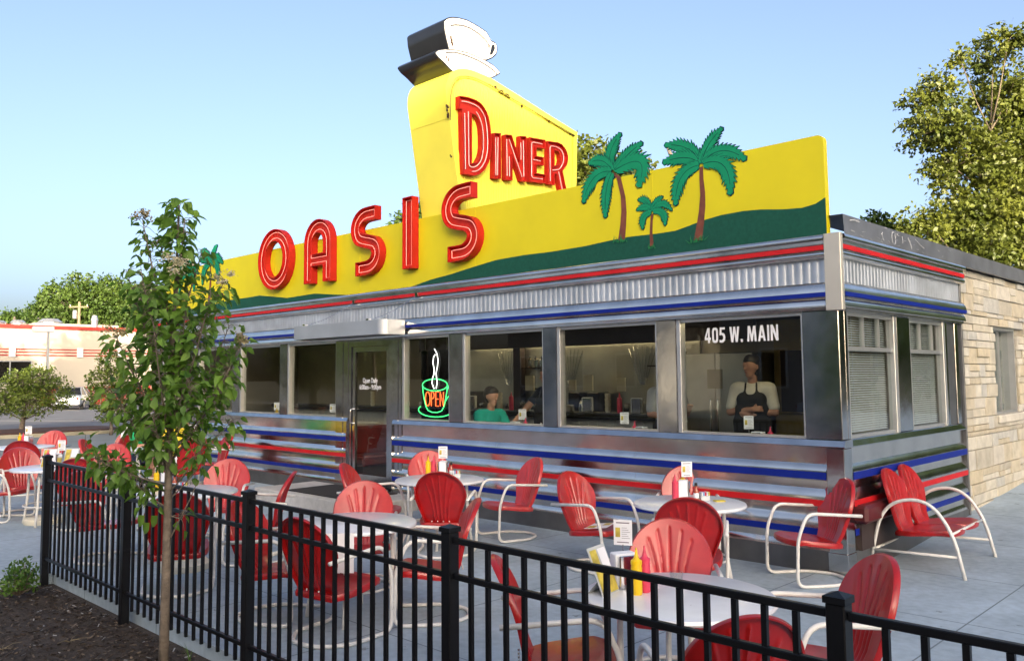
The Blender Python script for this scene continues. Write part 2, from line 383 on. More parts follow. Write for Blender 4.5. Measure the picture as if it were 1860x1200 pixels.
# ------------------------------------------------------------------ the setting
def gz(x, y):      # pavement rises gently towards the back on the right-hand side
    t = min(1, max(0, (x+6)/5)); return 0.052*max(0, y-1.1)*t
def grid(name, x0, x1, y0, y1, st, fz, mt, kind='structure', skirt=0.0):
    nx = max(1, round((x1-x0)/st)); ny = max(1, round((y1-y0)/st)); b = MB()
    V = [(x0+(x1-x0)*i/nx, y0+(y1-y0)*j/ny) for j in range(ny+1) for i in range(nx+1)]
    b.add([(x, y, fz(x, y)) for x, y in V], [(j*(nx+1)+i, j*(nx+1)+i+1, (j+1)*(nx+1)+i+1, (j+1)*(nx+1)+i) for j in range(ny) for i in range(nx)])
    if skirt:
        for (xa, ya, xb, yb) in ((x0,y0,x1,y0),(x1,y0,x1,y1),(x1,y1,x0,y1),(x0,y1,x0,y0)):
            b.add([(xa,ya,fz(xa,ya)-skirt),(xb,yb,fz(xb,yb)-skirt),(xb,yb,fz(xb,yb)),(xa,ya,fz(xa,ya))], [(0,1,2,3)])
    return tag(b.build(name, mt, smooth=40), kind=kind)
b = MB(); b.add([(-700,-700,-.16),(700,-700,-.16),(700,700,-.16),(-700,700,-.16)], [(0,1,2,3)])
tag(b.build("ground", mat("verge_earth", (0.09, 0.085, 0.06), 0.95, var=0.3, vscale=0.3)), kind='structure')
grid("patio", -18.0, 9.0, -4.93, 16.0, 0.9, gz, M['conc'], skirt=.16)
grid("sidewalk", -18.0, -5.64, -9.5, -4.934, 1.2, lambda x, y: 0.0, M['conc'], skirt=.16)
grid("street_pavement", -60, 60, -14.0, -11.2, 3, lambda x, y: 0.0, M['conc2'], skirt=.14)
def flat(name, x0, x1, y0, y1, z, m): 
    q = MB(); q.add([(x0,y0,z),(x1,y0,z),(x1,y1,z),(x0,y1,z)], [(0,1,2,3)]); return tag(q.build(name, m), kind='structure')
flat("driveway", -31.4, -18.0, -11.2, 60, -.012, M['drive'])
flat("parking_lot", -120, -31.4, -11.2, 90, -.016, M['asphalt'])
flat("street", -120, 80, -24.5, -14.0, -.11, M['asphalt'])
flat("far_pavement", -120, 80, -27.9, -24.5, -.02, M['conc2'])
for k in range(14):
    q = MB(); y = -10+k*3.0; q.add([(-58, y, -.010), (-52.5, y+.0, -.010), (-52.5, y+.13, -.010), (-58, y+.13, -.010)], [(0,1,2,3)])
    tag(q.build("parking_line", M['lot_white']), kind='structure')
q = MB(); q.add([(-44, 2.6, -.009), (-33.5, 9.5, -.009), (-33.5, 9.72, -.009), (-44, 2.82, -.009)], [(0,1,2,3)])
tag(q.build("lane_line", M['lot_white']), kind='structure')
# planted island between driveway and lot
q = MB(); q.prism(rounded([(-31.0, -12), (-27.6, -12), (-27.6, 4.6), (-31.0, 4.6)], 1.2, 6), lambda a, b2, d: (a, b2, d), -.15, .10)
tag(q.build("island_kerb", mat("yellowed_kerb", (0.34, 0.31, 0.22), 0.8, var=0.3, vscale=1)), kind='structure')
q = MB(); q.prism(rounded([(-30.75, -11.8), (-27.8, -11.8), (-27.8, 4.4), (-30.75, 4.4)], 1.1, 6), lambda a, b2, d: (a, b2, d), -.1, .14)
tag(q.build("island_bed", M['mulch_red']), kind='structure')
# mulch bed in front of the fence
def mulz(x, y):
    e = min(1, max(0, (-4.95-y)/.5))
    return -.105 + .06*e*(0.6+0.4*math.sin(x*1.7+y*2.1)) + .012*e*math.sin(x*9.1+y*4.3) + .010*e*math.sin(x*5.3-y*11.7)
grid("mulch_bed", -5.64, 9.0, -9.5, -4.93, 0.12, mulz, M['soil'])
rng = random.Random(3); q = MB()
for k in range(9000):
    y = -5.0 - 2.2*rng.random()**1.3; x = -5.6 + 5.2*rng.random(); z = mulz(x, y)+.004
    a = rng.random()*6.28; L = rng.uniform(.006, .026); W = rng.uniform(.003, .008); t = rng.uniform(-.5, .5)
    d = Vector((math.cos(a), math.sin(a), t*.8)); e = Vector((-math.sin(a), math.cos(a), rng.uniform(-.4, .4)))
    c = Vector((x, y, z+rng.uniform(0, .012))); q.mi = 0 if rng.random() < .80 else (1 if rng.random() < .85 else 2)
    q.add([c-d*L-e*W, c+d*L-e*W*.6, c+d*L*.9+e*W, c-d*L*.8+e*W], [(0,1,2,3)])
    if rng.random() < .35: q.add([c-d*L-e*W, c+d*L-e*W*.6, c+d*L*.8-e*W+Vector((0,0,-.008)), c-d*L-e*W+Vector((0,0,-.008))], [(0,1,2,3)])
tag(q.build("mulch_chips", [mat("bark_chip", (0.036, 0.026, 0.020), 0.95, var=0.5, vscale=25), mat("pale_chip", (0.13, 0.10, 0.075), 0.9, var=0.4, vscale=25), mat("bleached_chip", (0.30, 0.29, 0.28), 0.9)], fix=False), kind='stuff')

# ------------------------------------------------------------------ the diner
diner = thing("diner", "stainless steel diner car with red and blue stripes and a wall of windows", "diner", (-7.6, 0, 0))
IX = -diner.location.x
diner_parts = []
def dp(mb, name, m, parent=None, **k):
    o = mb.build(name, m, **k)
    o.parent = parent if parent is not None else diner
    if parent is None: o.matrix_parent_inverse = Matrix.Translation((7.6, 0, 0))
    else: o.matrix_parent_inverse = Matrix.Identity(4)
    return o
XL, YB = -15.2, 3.55
ff = lambda t, z, o: (t, -o, z)           # front facade: outward is -y
fs = lambda t, z, o: (o, t, z)            # right-hand side: outward is +x
fl = lambda t, z, o: (XL-o, t, z)         # left-hand side
def arc(z0, o0, z1, o1, bulge, n=5):
    out = []
    for k in range(n+1):
        t = k/n; dz, do = z1-z0, o1-o0; L = math.hypot(dz, do) or 1
        out.append((z0+dz*t - do/L*bulge*4*t*(1-t)*-1, o0+do*t + abs(dz)/L*bulge*4*t*(1-t)))
    return out
lowprof = [(1.156, .012), (1.0, .012)]
for top, bot in ((.925, .858), (.668, .612), (.404, .346)):
    pz = lowprof[-1][0]
    lowprof += arc(pz-.002, .012, top, .046, .007)[1:] + [(bot, .047), (bot-.004, .045), (bot-.012, .016), (bot-.014, .012), ((bot-.088 if bot > .4 else bot-.075), .012)]
lowprof += arc(lowprof[-1][0]-.002, .012, .205, .034, .004)
dw = MB(); stR = MB(); stB = MB(); plinth = MB()
for (p0, p1, fn) in ((-15.1, -7.86, ff), (-6.70, -.13, ff), (.13, 3.50, fs), (.1, 3.5, fl)):
    nseg = max(1, int(round((p1-p0)/2.44)))
    for k in range(nseg):
        a = p0+(p1-p0)*k/nseg; e = p0+(p1-p0)*(k+1)/nseg
        dw.sweep(lowprof, a+.0012, e-.0012, fn)
    for zt, zb, mb in ((.925, .858, stB), (.668, .612, stR), (.404, .346, stB)):
        mb.sweep([(zt+.001, .040), (zt+.001, .0495), (zb-.001, .0495), (zb-.001, .040)], p0, p1, fn)
    plinth.sweep([(.205, .0), (.205, .034), (0.0, .040), (-.05, .040)], p0-.0, p1+.0, fn)
for xx in (-7.868, -6.712):
    q = MB(); q.box(xx, xx+.02, -.052, .0, .0, 1.156, .002); dp(q, "end_trim", M['brushed'])
dp(dw, "lower_cladding", M['steel'], smooth=25); dp(stR, "red_stripe", M['stripe_red']); dp(stB, "blue_stripe", M['stripe_blue']); dp(plinth, "plinth", M['darksteel'])
# upper band
upA = [(3.05, .02), (3.142, .02), (3.145, .115)] + arc(3.142, .118, 3.098, .128, .006) + arc(3.094, .094, 3.062, .094, .0, 1) + [(3.052, .100)]
upB = [(2.998, .100)] + arc(2.994, .086, 2.935, .100, .016) + [(2.925, .080), (2.925, .02)]
upC = [(2.70, .02), (2.70, .068)] + arc(2.697, .068, 2.62, .110, .008) + [(2.604, .112)]
upD = [(2.563, .112), (2.560, .066)] + arc(2.559, .066, 2.478, .100, .008) + [(2.470, .100), (2.466, .075), (2.440, .07), (2.440, -.03)]
cw = MB(); r2 = MB(); b2 = MB(); fw = MB()
for (p0, p1, fn) in ((-15.1, -.045, ff), (-.05, 3.52, fs), (.1, 3.5, fl)):
    nseg = max(1, int(round((p1-p0)/2.9)))
    for k in range(nseg):
        a = p0+(p1-p0)*k/nseg+.001; e = p0+(p1-p0)*(k+1)/nseg-.001
        for pr in (upA, upB, upC, upD): cw.sweep(pr, a, e, fn)
    r2.sweep([(3.050, .09), (3.048, .106), (3.003, .106), (3.001, .09)], p0, p1, fn)
    b2.sweep([(2.604, .09), (2.602, .1155), (2.562, .1155), (2.560, .09)], p0, p1, fn)
    N = int((p1-p0)/.0825)*6; pts = []
    for k in range(N+1):
        t = p0+(p1-p0)*k/N; ph = (k % 6)/6; o = [0, .006, .008, .008, .006, 0][k % 6]
        pts.append((t, .030+o))
    vs = [fn(t, 2.924, o) for t, o in pts]+[fn(t, 2.701, o) for t, o in pts]; n = len(pts)
    fw.add(vs, [(i, i+1, n+i+1, n+i) for i in range(n-1)])
dp(cw, "cornice", M['steel'], smooth=25); dp(r2, "red_stripe", M['stripe_red']); dp(b2, "blue_stripe", M['stripe_blue']); dp(fw, "fluted_band", M['flute'])
cp = MB(); cp.box(-.048, .111, -.1175, -.052, 2.43, 3.15, .005); dp(cp, "corner_trim", M['champagne'])
cp = MB(); cp.box(-.13, .045, -.045, .13, -.04, 1.154, .006); cp.box(-.14, .050, -.050, .14, 0, .2, .004); dp(cp, "corner_post", M['brushed'])
# core walls
cr = MB()
for x0, x1 in ((XL+.02, -7.86), (-6.70, -.02)): cr.box(x0, x1, .005, .13, -.1, 1.15)
cr.box(XL+.02, -.02, .005, .13, 2.445, 3.12); cr.box(-.13, -.005, .131, YB, -.1, 1.15); cr.box(-.13, -.005, .131, YB, 2.445, 3.12)
cr.box(XL+.005, XL+.13, .131, YB, -.1, 3.12); cr.box(XL+.005, -.005, YB, YB+.12, -.1, 3.12)
dp(cr, "wall", M['int_wall'])
rf = MB(); rf.box(XL+.02, -.14, .14, YB-.001, 3.02, 3.10); dp(rf, "roof", M['flash'])
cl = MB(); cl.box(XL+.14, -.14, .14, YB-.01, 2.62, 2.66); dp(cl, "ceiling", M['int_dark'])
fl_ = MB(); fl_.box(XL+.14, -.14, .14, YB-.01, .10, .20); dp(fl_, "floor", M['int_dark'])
# roof edge flashing on the right-hand side with chalky scrawls
fb = MB(); fb.sweep([(3.155, .045), (3.155, .085), (3.345, .075), (3.35, -.35)], .05, 16.0, fs); flo = dp(fb, "roof_flashing", M['flash'])
rg = random.Random(11); sm = MB()
def scr(pts, r=.006): sm.tube([(0.087-(z-3.155)*.0526, y, z) for y, z in pts], r, 5)
scr([(1.30+.05*math.cos(a*.5), 3.25+.066*math.sin(a*.5)) for a in range(13)], .006)
scr([(1.0, 3.28), (.97, 3.25), (1.0, 3.22), (1.02, 3.19)], .005); scr([(1.55, 3.30), (1.55, 3.22)], .005); scr([(1.72, 3.30), (1.78, 3.24), (1.80, 3.19)], .008)
scr([(1.95, 3.31), (2.08, 3.26), (2.2, 3.235)], .006); scr([(.2, 3.30), (.3, 3.315), (.42, 3.31)], .008)
for k in range(26):
    y = rg.uniform(.2, 3.2); z = rg.uniform(3.17, 3.33); scr([(y, z), (y+rg.uniform(.02, .10), z+rg.uniform(-.02, .015))], rg.uniform(.0015, .0035))
o = sm.build("chalk_scrawl", mat("chalk", (0.42, 0.44, 0.47), 0.9)); o.parent = flo
# pillars between the windows
PILL = [(-.327, -.0), (-2.011, -1.756), (-3.696, -3.47), (-5.448, -5.177), (-6.70, -6.49), (-8.19, -7.84), (-9.91, -9.66), (-11.62, -11.34), (-13.35, -13.05), (-15.2, -14.73)]
for i, (a, e) in enumerate(PILL):
    pb = MB(); bot = 1.228 if i not in (4, 5) else .0
    if i == 0:
        pb.box(a, .030, -.030, .10, 1.230, 2.438, .006)
    else: pb.box(a, e, -.026, .10, bot, 2.438, .006)
    if i in (4, 5):
        xm = (a*.42+e*.58); pb.box(xm-.006, xm+.006, -.034, -.026, .2, 2.4)
    dp(pb, "pillar", M['brushed'])
for i, (y0, y1) in enumerate(((.10, .165), (1.42, 1.80), (2.95, 3.02), (3.30, 3.52))):
    pb = MB(); pb.box(-.06, .026 if i else .0285, y0+.002, y1, 1.230, 2.438, .005); dp(pb, "pillar", M['brushed'])
pb = MB(); pb.box(-.06, .012, 3.02, 3.30, 1.230, 2.438); pb.box(-.02, .05, 3.502, 3.548, -.1, 3.14, .004); dp(pb, "end_trim", M['darksteel'])
sb = MB(); spr = [(1.1575, -.14), (1.227, -.14), (1.227, .022), (1.222, .027), (1.168, .052), (1.158, .052), (1.1575, -.14)]
for x0, x1 in ((XL, -7.842), (-6.698, .052)):
    sb.sweep(spr, x0, x1, ff)
    for xx in (x0, x1): sb.add([ff(xx, z, o) for z, o in spr[:-1]], [tuple(range(6))])
spr2 = [(z-.0016, o-.001 if o > 0 else o) for z, o in spr]; sb.sweep(spr2, -.02, 3.50, fs); sb.add([fs(3.50, z, o) for z, o in spr2[:-1]], [tuple(range(6))])
dp(sb, "sill", M['brushed'])
# front windows
WIN = [(-1.756, -.327), (-3.47, -2.011), (-5.177, -3.696), (-6.49, -5.448), (-9.66, -8.19), (-11.34, -9.91), (-13.05, -11.62), (-14.73, -13.35)]
WOBJ = []
for i, (a, e) in enumerate(WIN):
    wf = MB(); wf.box(a+.001, a+.052, -.018, .08, 1.228, 2.438, .004); wf.box(e-.022, e-.001, -.010, .08, 1.228, 2.438)
    wf.box(a+.053, e-.023, -.010, .08, 1.228, 1.250); wf.box(a+.053, e-.023, -.004, .08, 2.405, 2.438)
    wo = dp(wf, "window", M['alu']); gp = MB(); gp.box(a+.05, e-.02, .040, .046, 1.248, 2.41)
    WOBJ.append(dp(gp, "pane", M['glass'], wo)); WOBJ[-1].matrix_parent_inverse = Matrix.Identity(4)
GL = {'4': (.56, [(.30, 0), (.30, .20), (.0, .20), (.0, .36), (.26, 1), (.46, 1), (.46, .36), (.56, .36), (.56, .20), (.46, .20), (.46, 0)], [(.14, .36), (.30, .36), (.30, .76)]),
 '0': (.54, [(.0, .22), (.0, .78), (.05, .93), (.16, 1), (.38, 1), (.49, .93), (.54, .78), (.54, .22), (.49, .07), (.38, 0), (.16, 0), (.05, .07)], [(.17, .26), (.17, .74), (.22, .85), (.32, .85), (.37, .74), (.37, .26), (.32, .15), (.22, .15)]),
 '5': (.54, [(.0, .03), (.02, .18), (.20, .15), (.33, .22), (.36, .33), (.31, .45), (.20, .50), (.02, .48), (.06, 1), (.50, 1), (.50, .85), (.21, .85), (.20, .645), (.38, .62), (.50, .52), (.54, .34), (.48, .12), (.33, .01), (.15, -.01)], None),
 'W': (.86, [(.0, 1), (.18, 1), (.25, .40), (.35, 1), (.51, 1), (.61, .40), (.68, 1), (.86, 1), (.72, 0), (.53, 0), (.43, .60), (.33, 0), (.14, 0)], None),
 '.': (.18, [(.0, 0), (.0, .18), (.18, .18), (.18, 0)], None),
 'M': (.80, [(.06, 0), (.0, 0), (.07, 1), (.27, 1), (.40, .45), (.53, 1), (.73, 1), (.80, 0), (.63, 0), (.60, .60), (.46, 0), (.34, 0), (.20, .60), (.17, 0)], None),
 'A': (.66, [(.0, 0), (.23, 1), (.43, 1), (.66, 0), (.48, 0), (.44, .20), (.22, .20), (.18, 0)], [(.255, .35), (.405, .35), (.33, .70)]),
 'I': (.17, [(.0, 0), (.0, 1), (.17, 1), (.17, 0)], None),
 'N': (.62, [(.0, 0), (.0, 1), (.19, 1), (.45, .42), (.45, 1), (.62, 1), (.62, 0), (.44, 0), (.17, .60), (.17, 0)], None)}
def glyph_text(mb, s, x0, x1, z0, h, fn, d0, d1, gap=.12, spc=.26):
    tot = sum(spc if c == ' ' else GL[c][0]+gap for c in s)-gap; k = (x1-x0)/tot; x = x0
    for c in s:
        if c == ' ': x += spc*k; continue
        w_, o_, h_ = GL[c]; mb.prism([(x+a*k, z0+b_*h) for a, b_ in o_], fn, d0, d1, [[(x+a*k, z0+b_*h) for a, b_ in h_]] if h_ else []); x += (w_+gap)*k
q = MB(); glyph_text(q, "405 W. MAIN", -1.437, -.606, 2.176, .158, lambda a, b_, d: (a, d, b_), .0365, .0385)
tx = q.build("street_number", M['vinyl']); tx.parent = WOBJ[0].parent
# side windows with blinds
for (a, e) in ((.165, 1.42), (1.80, 2.95)):
    wf = MB(); wf.box(-.05, .016, a+.004, a+.045, 1.228, 2.438); wf.box(-.05, .030, e-.085, e-.002, 1.228, 2.438, .004)
    wf.box(-.05, .012, a+.046, e-.086, 1.228, 1.262); wf.box(-.05, .012, a+.046, e-.086, 2.40, 2.438); wf.box(-.05, .008, a+.046, e-.086, 2.062, 2.102)
    wf.box(-.045, .0, (a+e)/2-.17, (a+e)/2-.155, 2.103, 2.40); wf.box(-.045, .0, (a+e)/2+.22, (a+e)/2+.235, 2.103, 2.40)
    wo = dp(wf, "window", M['alu']); gp = MB(); gp.box(-.022, -.016, a+.046, e-.086, 1.262, 2.40); dp(gp, "pane", M['glass'], wo)
    bl = MB(); z = 1.275
    while z < 2.40:
        bl.add([(-.060, a+.06, z), (-.060, e-.10, z), (-.086, e-.10, z+.016), (-.086, a+.06, z+.016)], [(0,1,2,3)]); z += .0235
    for yy in (a+.30, e-.34): bl.tube([(-.058, yy, 1.27), (-.058, yy, 2.40)], .0025, 4)
    dp(bl, "blinds", M['blind'], wo)
# door
df = MB(); df.box(-7.838, -7.775, -.02, .10, .2, 2.438); df.box(-6.80, -6.702, -.02, .10, .2, 2.438); df.box(-7.774, -6.801, -.02, .10, 2.330, 2.438); df.box(-7.774, -6.801, -.03, .12, .17, .205)
dp(df, "door_frame", M['brushed'])
dl = MB(); dl.box(-7.770, -7.690, .0, .05, .21, 2.325, .004); dl.box(-6.890, -6.806, .0, .05, .21, 2.325, .004); dl.box(-7.689, -6.891, .0, .05, 2.245, 2.325); dl.box(-7.689, -6.891, .0, .05, .21, .37)
do = dp(dl, "door", M['brushed'])
gp = MB(); gp.box(-7.692, -6.888, .022, .030, .368, 2.247); dp(gp, "pane", M['glass'], do)
hb = MB(); hb.tube(fillet([(-7.73, .0, 1.36), (-7.73, -.06, 1.36), (-7.73, -.06, 1.14), (-7.73, .0, 1.14)], .03), .011, 8); hb.box(-7.755, -7.705, -.004, .0, 1.02, 1.10); dp(hb, "handle", M['chrome'], do)
for s_, z_ in (("Open Daily", 1.800), ("6:00am - 9:00pm", 1.700)):
    text_obj(s_, .105, M['vinyl'], do, "opening_hours", FACE(-7.325, .0195, z_), sx=.78, bold=.0022, ext=.0008)
# canopy over the door
cb = MB(); cx0, cx1, cy = -8.62, -6.29, -.53
outl = [(cx0, 0.0), (cx0, cy)] + [(cx1-.14+.14*math.sin(a), cy+.14-.14*math.cos(a)) for a in [R(9*k) for k in range(11)]] + [(cx1, 0.0)]
outl = [(x, y-.127 if y == 0 else y) for x, y in outl]
cb.prism(outl, lambda a, b_, d: (a, b_, d), 2.462, 2.672); dp(cb, "canopy", M['canopy'], smooth=30)
co = diner.children[-1]
cb = MB(); cb.prism(inset(outl, .03), lambda a, b_, d: (a, b_, d), 2.455, 2.4615); dp(cb, "soffit", M['darksteel'], co)
for xa, xb in ((-8.42, -7.55), (-6.72, -6.02)):
    cb = MB(); p0 = Vector((xa, -.45, 2.672)); p1 = Vector((xb, -.125, 3.02)); n_ = 26
    for k in range(n_):
        a = p0.lerp(p1, k/n_); e = p0.lerp(p1, (k+.95)/n_); sag = -.05*math.sin(math.pi*k/n_)
        cb.tube([a+Vector((0,0,sag)), e+Vector((0,0,sag))], .007 if k % 2 else .0045, 5)
    cb.box(xa-.03, xa+.03, -.48, -.42, 2.672, 2.70); cb.box(xb-.03, xb+.03, -.14, -.115, 3.0, 3.05); dp(cb, "chain", M['chrome'], co)
# step in front of the door
q = MB(); q.box(-8.75, -5.95, -1.12, -.045, -.05, .175, .012); dp(q, "doorstep", M['conc2'])
q = MB(); q.prism(rounded([(-8.05, -.98), (-6.45, -.98), (-6.45, -.12), (-8.05, -.12)], .02), lambda a, b_, d: (a, b_, d), .176, .188)
tag(q.build("doormat", M['rubber']), "black rubber mat on the concrete step at the diner door", "doormat")

# ------------------------------------------------------------------ painted sign board with letters and palms
board = thing("sign_board", "long yellow rooftop sign with green painted hills, palm cutouts and red neon OASIS letters", "sign", (-7.4, .06, 3.14))
def sp(mb, name, m, parent=None, **k):
    o = mb.build(name, m, **k); o.parent = parent if parent is not None else board
    if parent is None: o.matrix_parent_inverse = Matrix.Translation((7.4, -.06, -3.14))
    return o
xz = lambda a, b_, d: (a, d, b_)
top = [(-.07, 3.147)] + [(-.075-.06+.06*math.cos(t), 4.075+.06*math.sin(t)) for t in [R(15*k) for k in range(7)]]
top += [(-3, 4.135), (-6, 4.15), (-9, 4.165), (-12, 4.165), (-14.0, 4.14)] + [(-14.35-.35*math.sin(t), 3.79+.35*math.cos(t)) for t in [R(15*k) for k in range(7)]] + [(-14.7, 3.147)]
q = MB(); q.prism(top, xz, .02, .10); sp(q, "panel", M['yellow'])
for xs in (-2.05, -4.95, -7.6, -10.2, -12.5):
    q = MB(); q.box(xs-.004, xs+.004, .0165, .020, 3.15, 4.12); sp(q, "panel_seam", M['yellow'])
H1 = [(-.0705, 3.52), (-0.17, 3.471), (-0.309, 3.452), (-0.508, 3.467), (-0.744, 3.500), (-0.927, 3.512), (-1.181, 3.507), (-1.413, 3.48), (-1.584, 3.444), (-1.759, 3.413), (-2.012, 3.412), (-2.389, 3.423), (-2.707, 3.41), (-3.04, 3.39), (-3.569, 3.382), (-4.041, 3.391), (-4.543, 3.38), (-4.968, 3.333), (-5.417, 3.277), (-5.891, 3.233), (-6.456, 3.149)]
H2 = [(-7.75, 3.149), (-8.24, 3.196), (-8.559, 3.228), (-8.889, 3.261), (-9.316, 3.256), (-9.762, 3.25), (-10.134, 3.296), (-10.717, 3.365), (-11.122, 3.357), (-11.868, 3.358), (-12.662, 3.300), (-13.39, 3.294), (-14.69, 3.257)]
q = MB(); q.prism([(-.0705, 3.1472)]+H1, xz, .0155, .0198); q.prism([(-14.69, 3.1472)]+H2[::-1], xz, .0155, .0198); sp(q, "painted_hill", M['hill'])
def frond(c, mid, tip, wd, rg, teeth=9):
    c, m_, t_ = Vector(c), Vector(mid), Vector(tip); ctl = m_*2-(c+t_)*.5
    bz = lambda t: c*(1-t)**2+ctl*2*t*(1-t)+t_*t*t
    def side(s, ws, ext):
        out = []
        for k in range(teeth*2+1):
            t = .04+.96*k/(teeth*2); p = bz(t); d = (bz(min(1, t+.02))-bz(t-.02)).normalized(); n_ = Vector((-d.y, d.x))*s
            pr = ws*(math.sin(math.pi*min(1, t*.62+.20))**.8)*(1-.55*max(0, t-.75)/.25)
            if k % 2: q_ = p+n_*(pr*rg.uniform(.92, 1.18)+ext)+d*(pr*.60+ext)
            else: q_ = p+n_*(pr*.60+ext)
            out.append((q_.x, q_.y))
        return out
    def loop(ext):
        a = side(1, wd, ext); st = rg.getstate(); b_ = side(-1, wd, ext); e = t_+(t_-bz(.95)).normalized()*(ext*2+.01)
        return a[:-1]+[(e.x, e.y)]+b_[:-1][::-1]
    st = rg.getstate(); inner = loop(0); rg.setstate(st); outer = loop(.0065)
    return outer, inner, [bz(.03+.85*k/8) for k in range(9)]
PALMS = [dict(c=(-1.413, 4.079), tl=[(-1.438, 3.93), (-1.433, 3.76), (-1.455, 3.582), (-1.494, 3.406), (-1.526, 3.282)], tr=[(-1.391, 3.93), (-1.374, 3.775), (-1.375, 3.631), (-1.397, 3.453), (-1.43, 3.265)],
   fr=[((-1.575, 4.288), (-1.862, 4.383), 0.096), ((-1.605, 4.195), (-1.889, 4.192), 0.105), ((-1.325, 4.263), (-1.153, 4.42), 0.086), ((-1.166, 4.183), (-0.891, 4.041), 0.096), ((-1.144, 4.024), (-1.073, 3.709), 0.112), ((-1.654, 3.993), (-1.741, 3.698), 0.105)]),
  dict(c=(-2.591, 4.217), tl=[(-2.539, 4.13), (-2.484, 3.901), (-2.48, 3.73), (-2.499, 3.576), (-2.536, 3.397)], tr=[(-2.48, 4.13), (-2.42, 3.891), (-2.408, 3.707), (-2.42, 3.552), (-2.44, 3.386)],
   fr=[((-2.628, 4.43), (-2.476, 4.64), 0.105), ((-2.417, 4.35), (-2.178, 4.47), 0.098), ((-2.214, 4.259), (-2.233, 3.978), 0.145), ((-2.746, 4.372), (-2.942, 4.381), 0.089), ((-2.868, 4.191), (-3.038, 3.92), 0.108), ((-2.686, 4.013), (-2.71, 3.697), 0.092)]),
  dict(c=(-2.052, 3.662), tl=[(-2.08, 3.571), (-2.093, 3.433), (-2.092, 3.281)], tr=[(-2.05, 3.567), (-2.058, 3.428), (-2.042, 3.275)],
   fr=[((-2.133, 3.795), (-2.232, 3.829), 0.052), ((-2.134, 3.731), (-2.255, 3.717), 0.052), ((-2.012, 3.751), (-1.918, 3.81), 0.047), ((-1.923, 3.738), (-1.8, 3.65), 0.049), ((-1.918, 3.636), (-1.885, 3.5), 0.058), ((-2.168, 3.621), (-2.182, 3.495), 0.055)])]
sh = lambda L, dx, dz: [(a+dx, b_+dz) for a, b_ in L]
p0 = PALMS[0]; PALMS.append(dict(c=(p0['c'][0]-11.25, p0['c'][1]+.06), tl=sh(p0['tl'], -11.25, .06), tr=sh(p0['tr'], -11.25, .06), fr=[((a[0]-11.25, a[1]+.06), (e[0]-11.25, e[1]+.06), w_) for a, e, w_ in p0['fr']]))
PALMS.append(dict(c=(p0['c'][0]-12.3, p0['c'][1]-.05), tl=sh(p0['tl'], -12.3, -.05), tr=sh(p0['tr'], -12.3, -.05), fr=[((a[0]-12.3, a[1]-.05), (e[0]-12.3, e[1]-.05), w_) for a, e, w_ in p0['fr']]))
for pi_, P_ in enumerate(PALMS):
    rg = random.Random(20+pi_); oq = MB(); iq = MB(); rq = MB(); small = pi_ == 2
    for k, (md, tp, wd) in enumerate(P_['fr']):
        o_, i_, rb = frond(P_['c'], md, tp, wd*.84, rg, 9 if small else 13); yo = .013-.0014*k
        oq.prism(o_, xz, yo, .030); iq.prism(i_, xz, yo-.0009, yo-.0002); rq.tube([(p.x, yo+.0005, p.y) for p in rb], .0022 if small else .004, 5)
    po = sp(oq, "palm_cutout", M['palm_dark']); o = iq.build("palm_fronds", M['palm']); o.parent = po; o = rq.build("frond_ribs", M['palm_dark']); o.parent = po
    tq = MB(); cx_, cz_ = P_['c']; tq.prism([(cx_-.02, cz_-.02)]+P_['tl']+P_['tr'][::-1]+[(cx_+.02, cz_-.02)], xz, .0135, .0165); o = tq.build("palm_trunk", M['palm_trunk']); o.parent = po
    gq = MB(); bx, bz_ = P_['tl'][-1][0], P_['tl'][-1][1]; wb = .05 if small else .10
    for k in range(16):
        a = rg.uniform(-1.2, 1.2); x = bx+.04+rg.uniform(-wb, wb); L = rg.uniform(.03, .08)*(0.6 if small else 1.2); z = bz_-.02+rg.uniform(-.015, .02)
        gq.add([(x-.008, -.002, z), (x+.008, -.002, z), (x+math.sin(a)*L, -.002-.0002*k, z+math.cos(a)*L)], [(0,1,2)])
    o = gq.build("grass_tuft", M['grass_green']); o.parent = po
# channel letters
def channel(parent, name, outer, holes, fn, depth, neon_in, mneon, back=0.0, rn=.0045, neon_loops=None):
    """open-faced channel letter: recessed face, thin return walls, neon tube. fn(a,b,d): d grows outwards"""
    wl = MB(); th = .010
    for lp, sgn in [(outer, 1)]+[(h, -1) for h in holes]:
        inn = inset(lp, th*sgn); L = len(lp)
        vs = [fn(a, b_, back) for a, b_ in lp]+[fn(a, b_, depth) for a, b_ in lp]+[fn(a, b_, depth) for a, b_ in inn]+[fn(a, b_, back) for a, b_ in inn]
        fs_ = []
        for i in range(L):
            j = (i+1) % L
            for s in range(3): fs_.append((s*L+i, s*L+j, (s+1)*L+j, (s+1)*L+i))
        wl.add(vs, fs_)
    o = wl.build(name, M['letter']); o.parent = parent
    fq = MB(); fq.prism(inset(outer, th*.5), fn, back+.012, back+.030, [inset(h, -th*.5) for h in holes]); f_ = fq.build("letter_face", M['letter_face']); f_.parent = o
    nq = MB()
    for lp in (neon_loops if neon_loops is not None else [inset(outer, neon_in)]+[inset(h, -neon_in) for h in holes]):
        cl_ = neon_loops is None
        nq.tube([fn(a, b_, depth*.72) for a, b_ in lp], rn, 6, closed=cl_)
    n_ = nq.build("neon_tube", mneon); n_.parent = o
    return o
def sp_letter(o): o.matrix_parent_inverse = Matrix.Translation((7.4, -.06, -3.14)); return o
fo = lambda a, b_, d: (a, .016-d, b_)
ZB, ZT = 3.42, 4.475
def ell(cx, cz, rx, rz, n=40): return [(cx+rx*math.cos(2*math.pi*k/n), cz+rz*math.sin(2*math.pi*k/n)) for k in range(n)]
zc = (ZB+ZT)/2; hh = (ZT-ZB)/2
